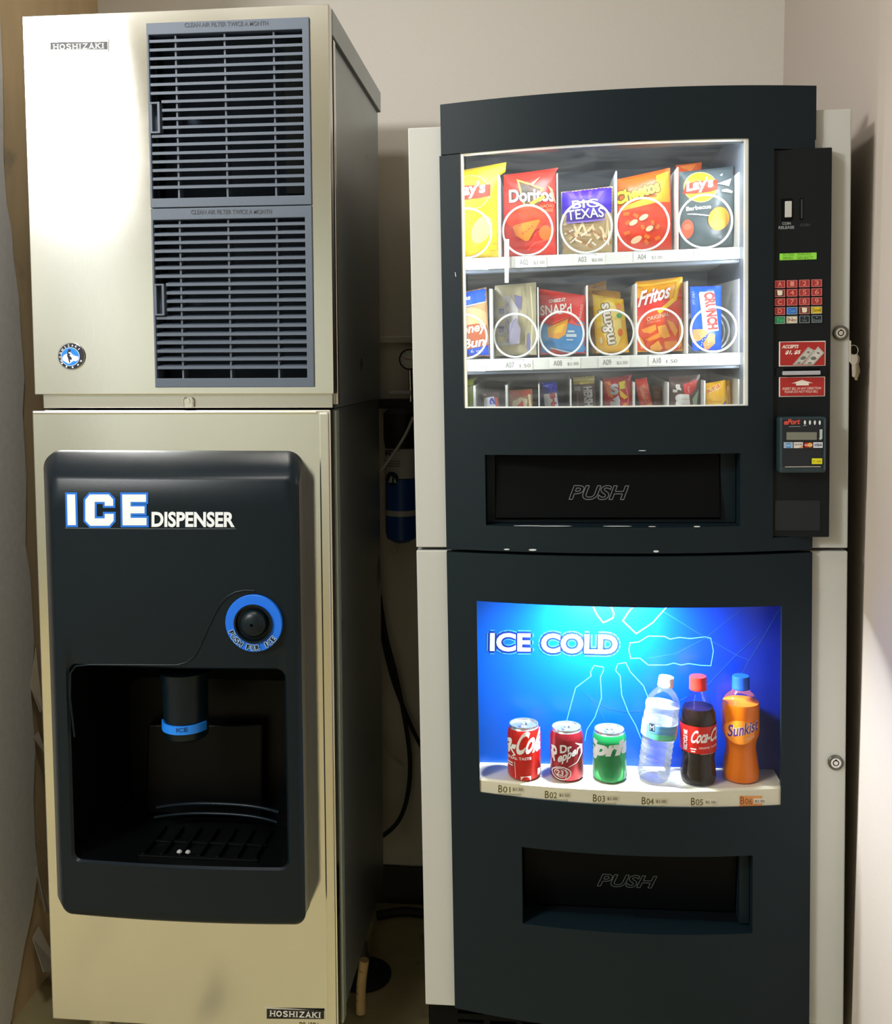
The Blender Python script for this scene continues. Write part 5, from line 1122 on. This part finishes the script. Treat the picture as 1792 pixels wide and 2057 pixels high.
def m3(p):
    p.ell(1486, 1470, 30, 24, pm(250, 150, 40)); p.text('Sunkist', (1463, 1482), (1524, 1467), 24, pm(94, 46, 120), .15, .02, pm(246, 226, 214), .03, up=(0, -24)); p.text('ORANGE', (1497, 1486), (1516, 1480), 5, pm(250, 200, 160), .1, .02, pm(206, 96, 30), .02)
osh = [(0, 34), (3, 37), (20, 37.5), (44, 34), (64, 31), (80, 32.5), (92, 37), (98, 38), (150, 38), (160, 36), (172, 28), (180, 17), (186, 15.5)]
oliq = [(0, 34), (3, 37), (20, 37.5), (44, 34), (64, 31), (80, 32.5), (92, 37), (98, 38), (150, 38), (157, 36.8)]
bottle('orange soda bottle with blue cap, rightmost on the ivory shelf', 1488, 1580, osh, oliq, mat('orange_soda', (255, 128, 4), .25, spec=.4), mat('cap_blue', (24, 82, 196), .4), 183, 26, 17.5, .011, 0, None, m3, 38.4)

# ------------------------------------------------------------------ behind and between the machines
def back(px, py, y=YB - .03):
    d = cam_ray(px, py); t = y / d.y; return d.x * t, H + d.z * t
# water filter on the back wall
fy = YB - .055
fu, fz1 = back(806, 890, fy); _, fz0 = back(800, 1085, fy); fr_ = .040
wf = thing('water_filter', 'blue water filter cartridge with white label, hung on the wall between the machines', 'water filter', ROOM, (fu, fy, fz0))
FB = mat('filter_blue', (22, 70, 150), .4); FW = mat('filter_label', (176, 176, 180), .5)
fm = back(800, 960, fy)[1]
MB().lathe([(fr_ * .5, fz0 - .004), (fr_ * .9, fz0 + .006), (fr_, fz0 + .02), (fr_, fm)], (fu, fy, 0), FB, 28).build('cartridge', wf, 40)
MB().lathe([(fr_ + .0006, fm + .002), (fr_ + .0006, fz1 - .012)], (fu, fy, 0), FW, 28, True).build('label_sleeve', wf, 40)
MB().lathe([(fr_ + .001, back(800, 1033, fy)[1]), (fr_ + .001, back(800, 1022, fy)[1])], (fu, fy, 0), FW, 28, False).build('label_stripe', wf, 40)
hz = back(800, 830, fy)[1]
MB().lathe([(fr_, fz1 - .012), (fr_ * 1.1, fz1 + .01), (fr_ * 1.1, hz), (fr_ * .7, hz + .015)], (fu, fy, 0), RUBBER, 24).build('filter_head', wf, 40)
MB().box(fu - .06, fu + .09, fy - .012, fy + .05, hz + .012, hz + .035, RUBBER).build('manifold', wf, bev=.004)
gx, gz = back(823, 722, fy - .02)
ax = lambda q: (gx + q[0], fy - .02 - q[2], gz + q[1])
g = MB().lathe([(.0, -.012), (.024, -.012), (.026, .0), (.026, .006), (.0225, .0065), (.0225, .003), (.0002, .003)], (0, 0, 0), RUBBER, 32, False, ax).build('pressure_gauge', wf, 40)
MB().lathe([(.0224, .0034), (.0002, .0036)], (0, 0, 0), mat('gauge_white', (214, 214, 210), .4), 32, False, ax).build('gauge_face', g)
nd = MB(); nd.tube([(gx - .014, fy - .0245, gz + .003), (gx + .008, fy - .0245, gz - .002)], .0008, RED)
for i in range(9):
    a = math.radians(225 - i * 33.7); nd.tube([(gx + .017 * math.cos(a), fy - .0242, gz + .017 * math.sin(a)), (gx + .0205 * math.cos(a), fy - .0242, gz + .0205 * math.sin(a))], .0006, DARK, 5)
nd.build('gauge_needle', g)
MB().tube([(gx, fy - .015, gz - .02), (gx + .002, fy - .012, hz + .03)], .006, CHROME, 10).build('gauge_stem', wf, 50)
lv = back(800, 788, fy - .02); MB().tube([(lv[0] - .02, fy - .03, lv[1] - .004), (lv[0] + .01, fy - .034, lv[1]), (lv[0] + .03, fy - .02, lv[1] - .002)], .006, FW, 8).build('valve_lever', wf, 60)
p = Print(ROOM, fy - fr_ - .001, lambda u, w: fy - math.sqrt(max((fr_ + .0006) ** 2 - (u - fu) ** 2, 1e-7)), .004, .0008, .0001, clipc(fu, fr_))
p.text('HOSHIZAKI', (770, 899), (806, 898), 7, pm(26, 26, 30), 0, .03); p.text('4HC', (770, 917), (789, 916), 11, pm(26, 26, 30), 0, .05)
for y in (905, 927, 932, 937): p.line([(772, y), (804, y)], 1.4, pm(70, 70, 80))
p.ell(787, 962, 14, 14, pm(18, 24, 44)); p.poly([(779, 970), (784, 958), (790, 955), (797, 970)], pm(180, 196, 216)); p.poly([(788, 952), (792, 956), (791, 970), (787, 970)], pm(20, 26, 40)); p.build('label_print', wf)
def pipe(name, label, cat, pts, r, m, part='tube'):
    P = [Vector(q) for q in pts]; out = []
    for i in range(len(P) - 1):
        p0, p1, p2, p3 = P[max(0, i - 1)], P[i], P[i + 1], P[min(len(P) - 1, i + 2)]
        for k in range(8):
            t = k / 8; out.append(.5 * ((2 * p1) + (p2 - p0) * t + (2 * p0 - 5 * p1 + 4 * p2 - p3) * t * t + (3 * p1 - p0 - 3 * p2 + p3) * t ** 3))
    out.append(P[-1]); o = MB().tube(out, r, m, 10).build(name, None, 60); o['label'] = label; o['category'] = cat; return o
def bp3(px, py, y): a = back(px, py, y); return (a[0], y, a[1])
HOSE = mat('white_tubing', (186, 190, 182), .4)
pipe('supply_tube', 'thin white tube slanting across the blue water filter', 'tube', [bp3(830, 838, 2.34), bp3(815, 872, 2.33), bp3(795, 905, 2.32), bp3(770, 940, 2.31), bp3(752, 962, 2.31)], .0036, HOSE)
pipe('outlet_tube', 'short white tube hanging under the blue water filter', 'tube', [(fu, fy, fz0 + .002), bp3(793, 1100, fy), bp3(796, 1112, fy)], .004, HOSE)
pipe('drain_tube', 'short white tube end sloping down on the dark wall between the machines', 'tube', [bp3(752, 1488, 2.40), bp3(770, 1504, 2.40), bp3(790, 1522, 2.405), bp3(812, 1538, 2.42)], .0042, HOSE)
pipe('power_cord', 'black power cord looping down the wall and curving back behind the dispenser', 'cord', [bp3(762, 1195, 2.38), bp3(775, 1275, 2.38), bp3(795, 1355, 2.38), bp3(812, 1440, 2.385), bp3(823, 1520, 2.39), bp3(820, 1590, 2.39), bp3(803, 1645, 2.38), bp3(770, 1678, 2.36), bp3(735, 1690, 2.34)], .0055, RUBBER)
pipe('power_cord', 'black power cord crossing rightwards behind the drink machine', 'cord', [bp3(760, 1240, 2.41), bp3(785, 1350, 2.41), bp3(810, 1420, 2.41), bp3(835, 1478, 2.41), bp3(870, 1540, 2.41)], .0055, RUBBER)
pipe('floor_cord', 'thick black cord lying across the floor by the back wall', 'cord', [(-.40, 2.36, .012), (-.33, 2.385, .012), (-.25, 2.375, .012), (-.15, 2.38, .012), (-.02, 2.39, .012)], .011, RUBBER)
dz_ = bp3(732, 1928, 1.98); dz2 = bp3(725, 2034, 1.98)
pipe('drain_pipe', 'stained tan drain pipe standing under the dispenser back corner', 'pipe', [dz_, ((dz_[0] + dz2[0]) / 2 - .003, 1.98, (dz_[2] + dz2[2]) / 2), dz2], .0105, mat('stained_pipe', (196, 168, 120), .6, 0, .2, 40, .25, spots=((70, 52, 40), 30, .58)))
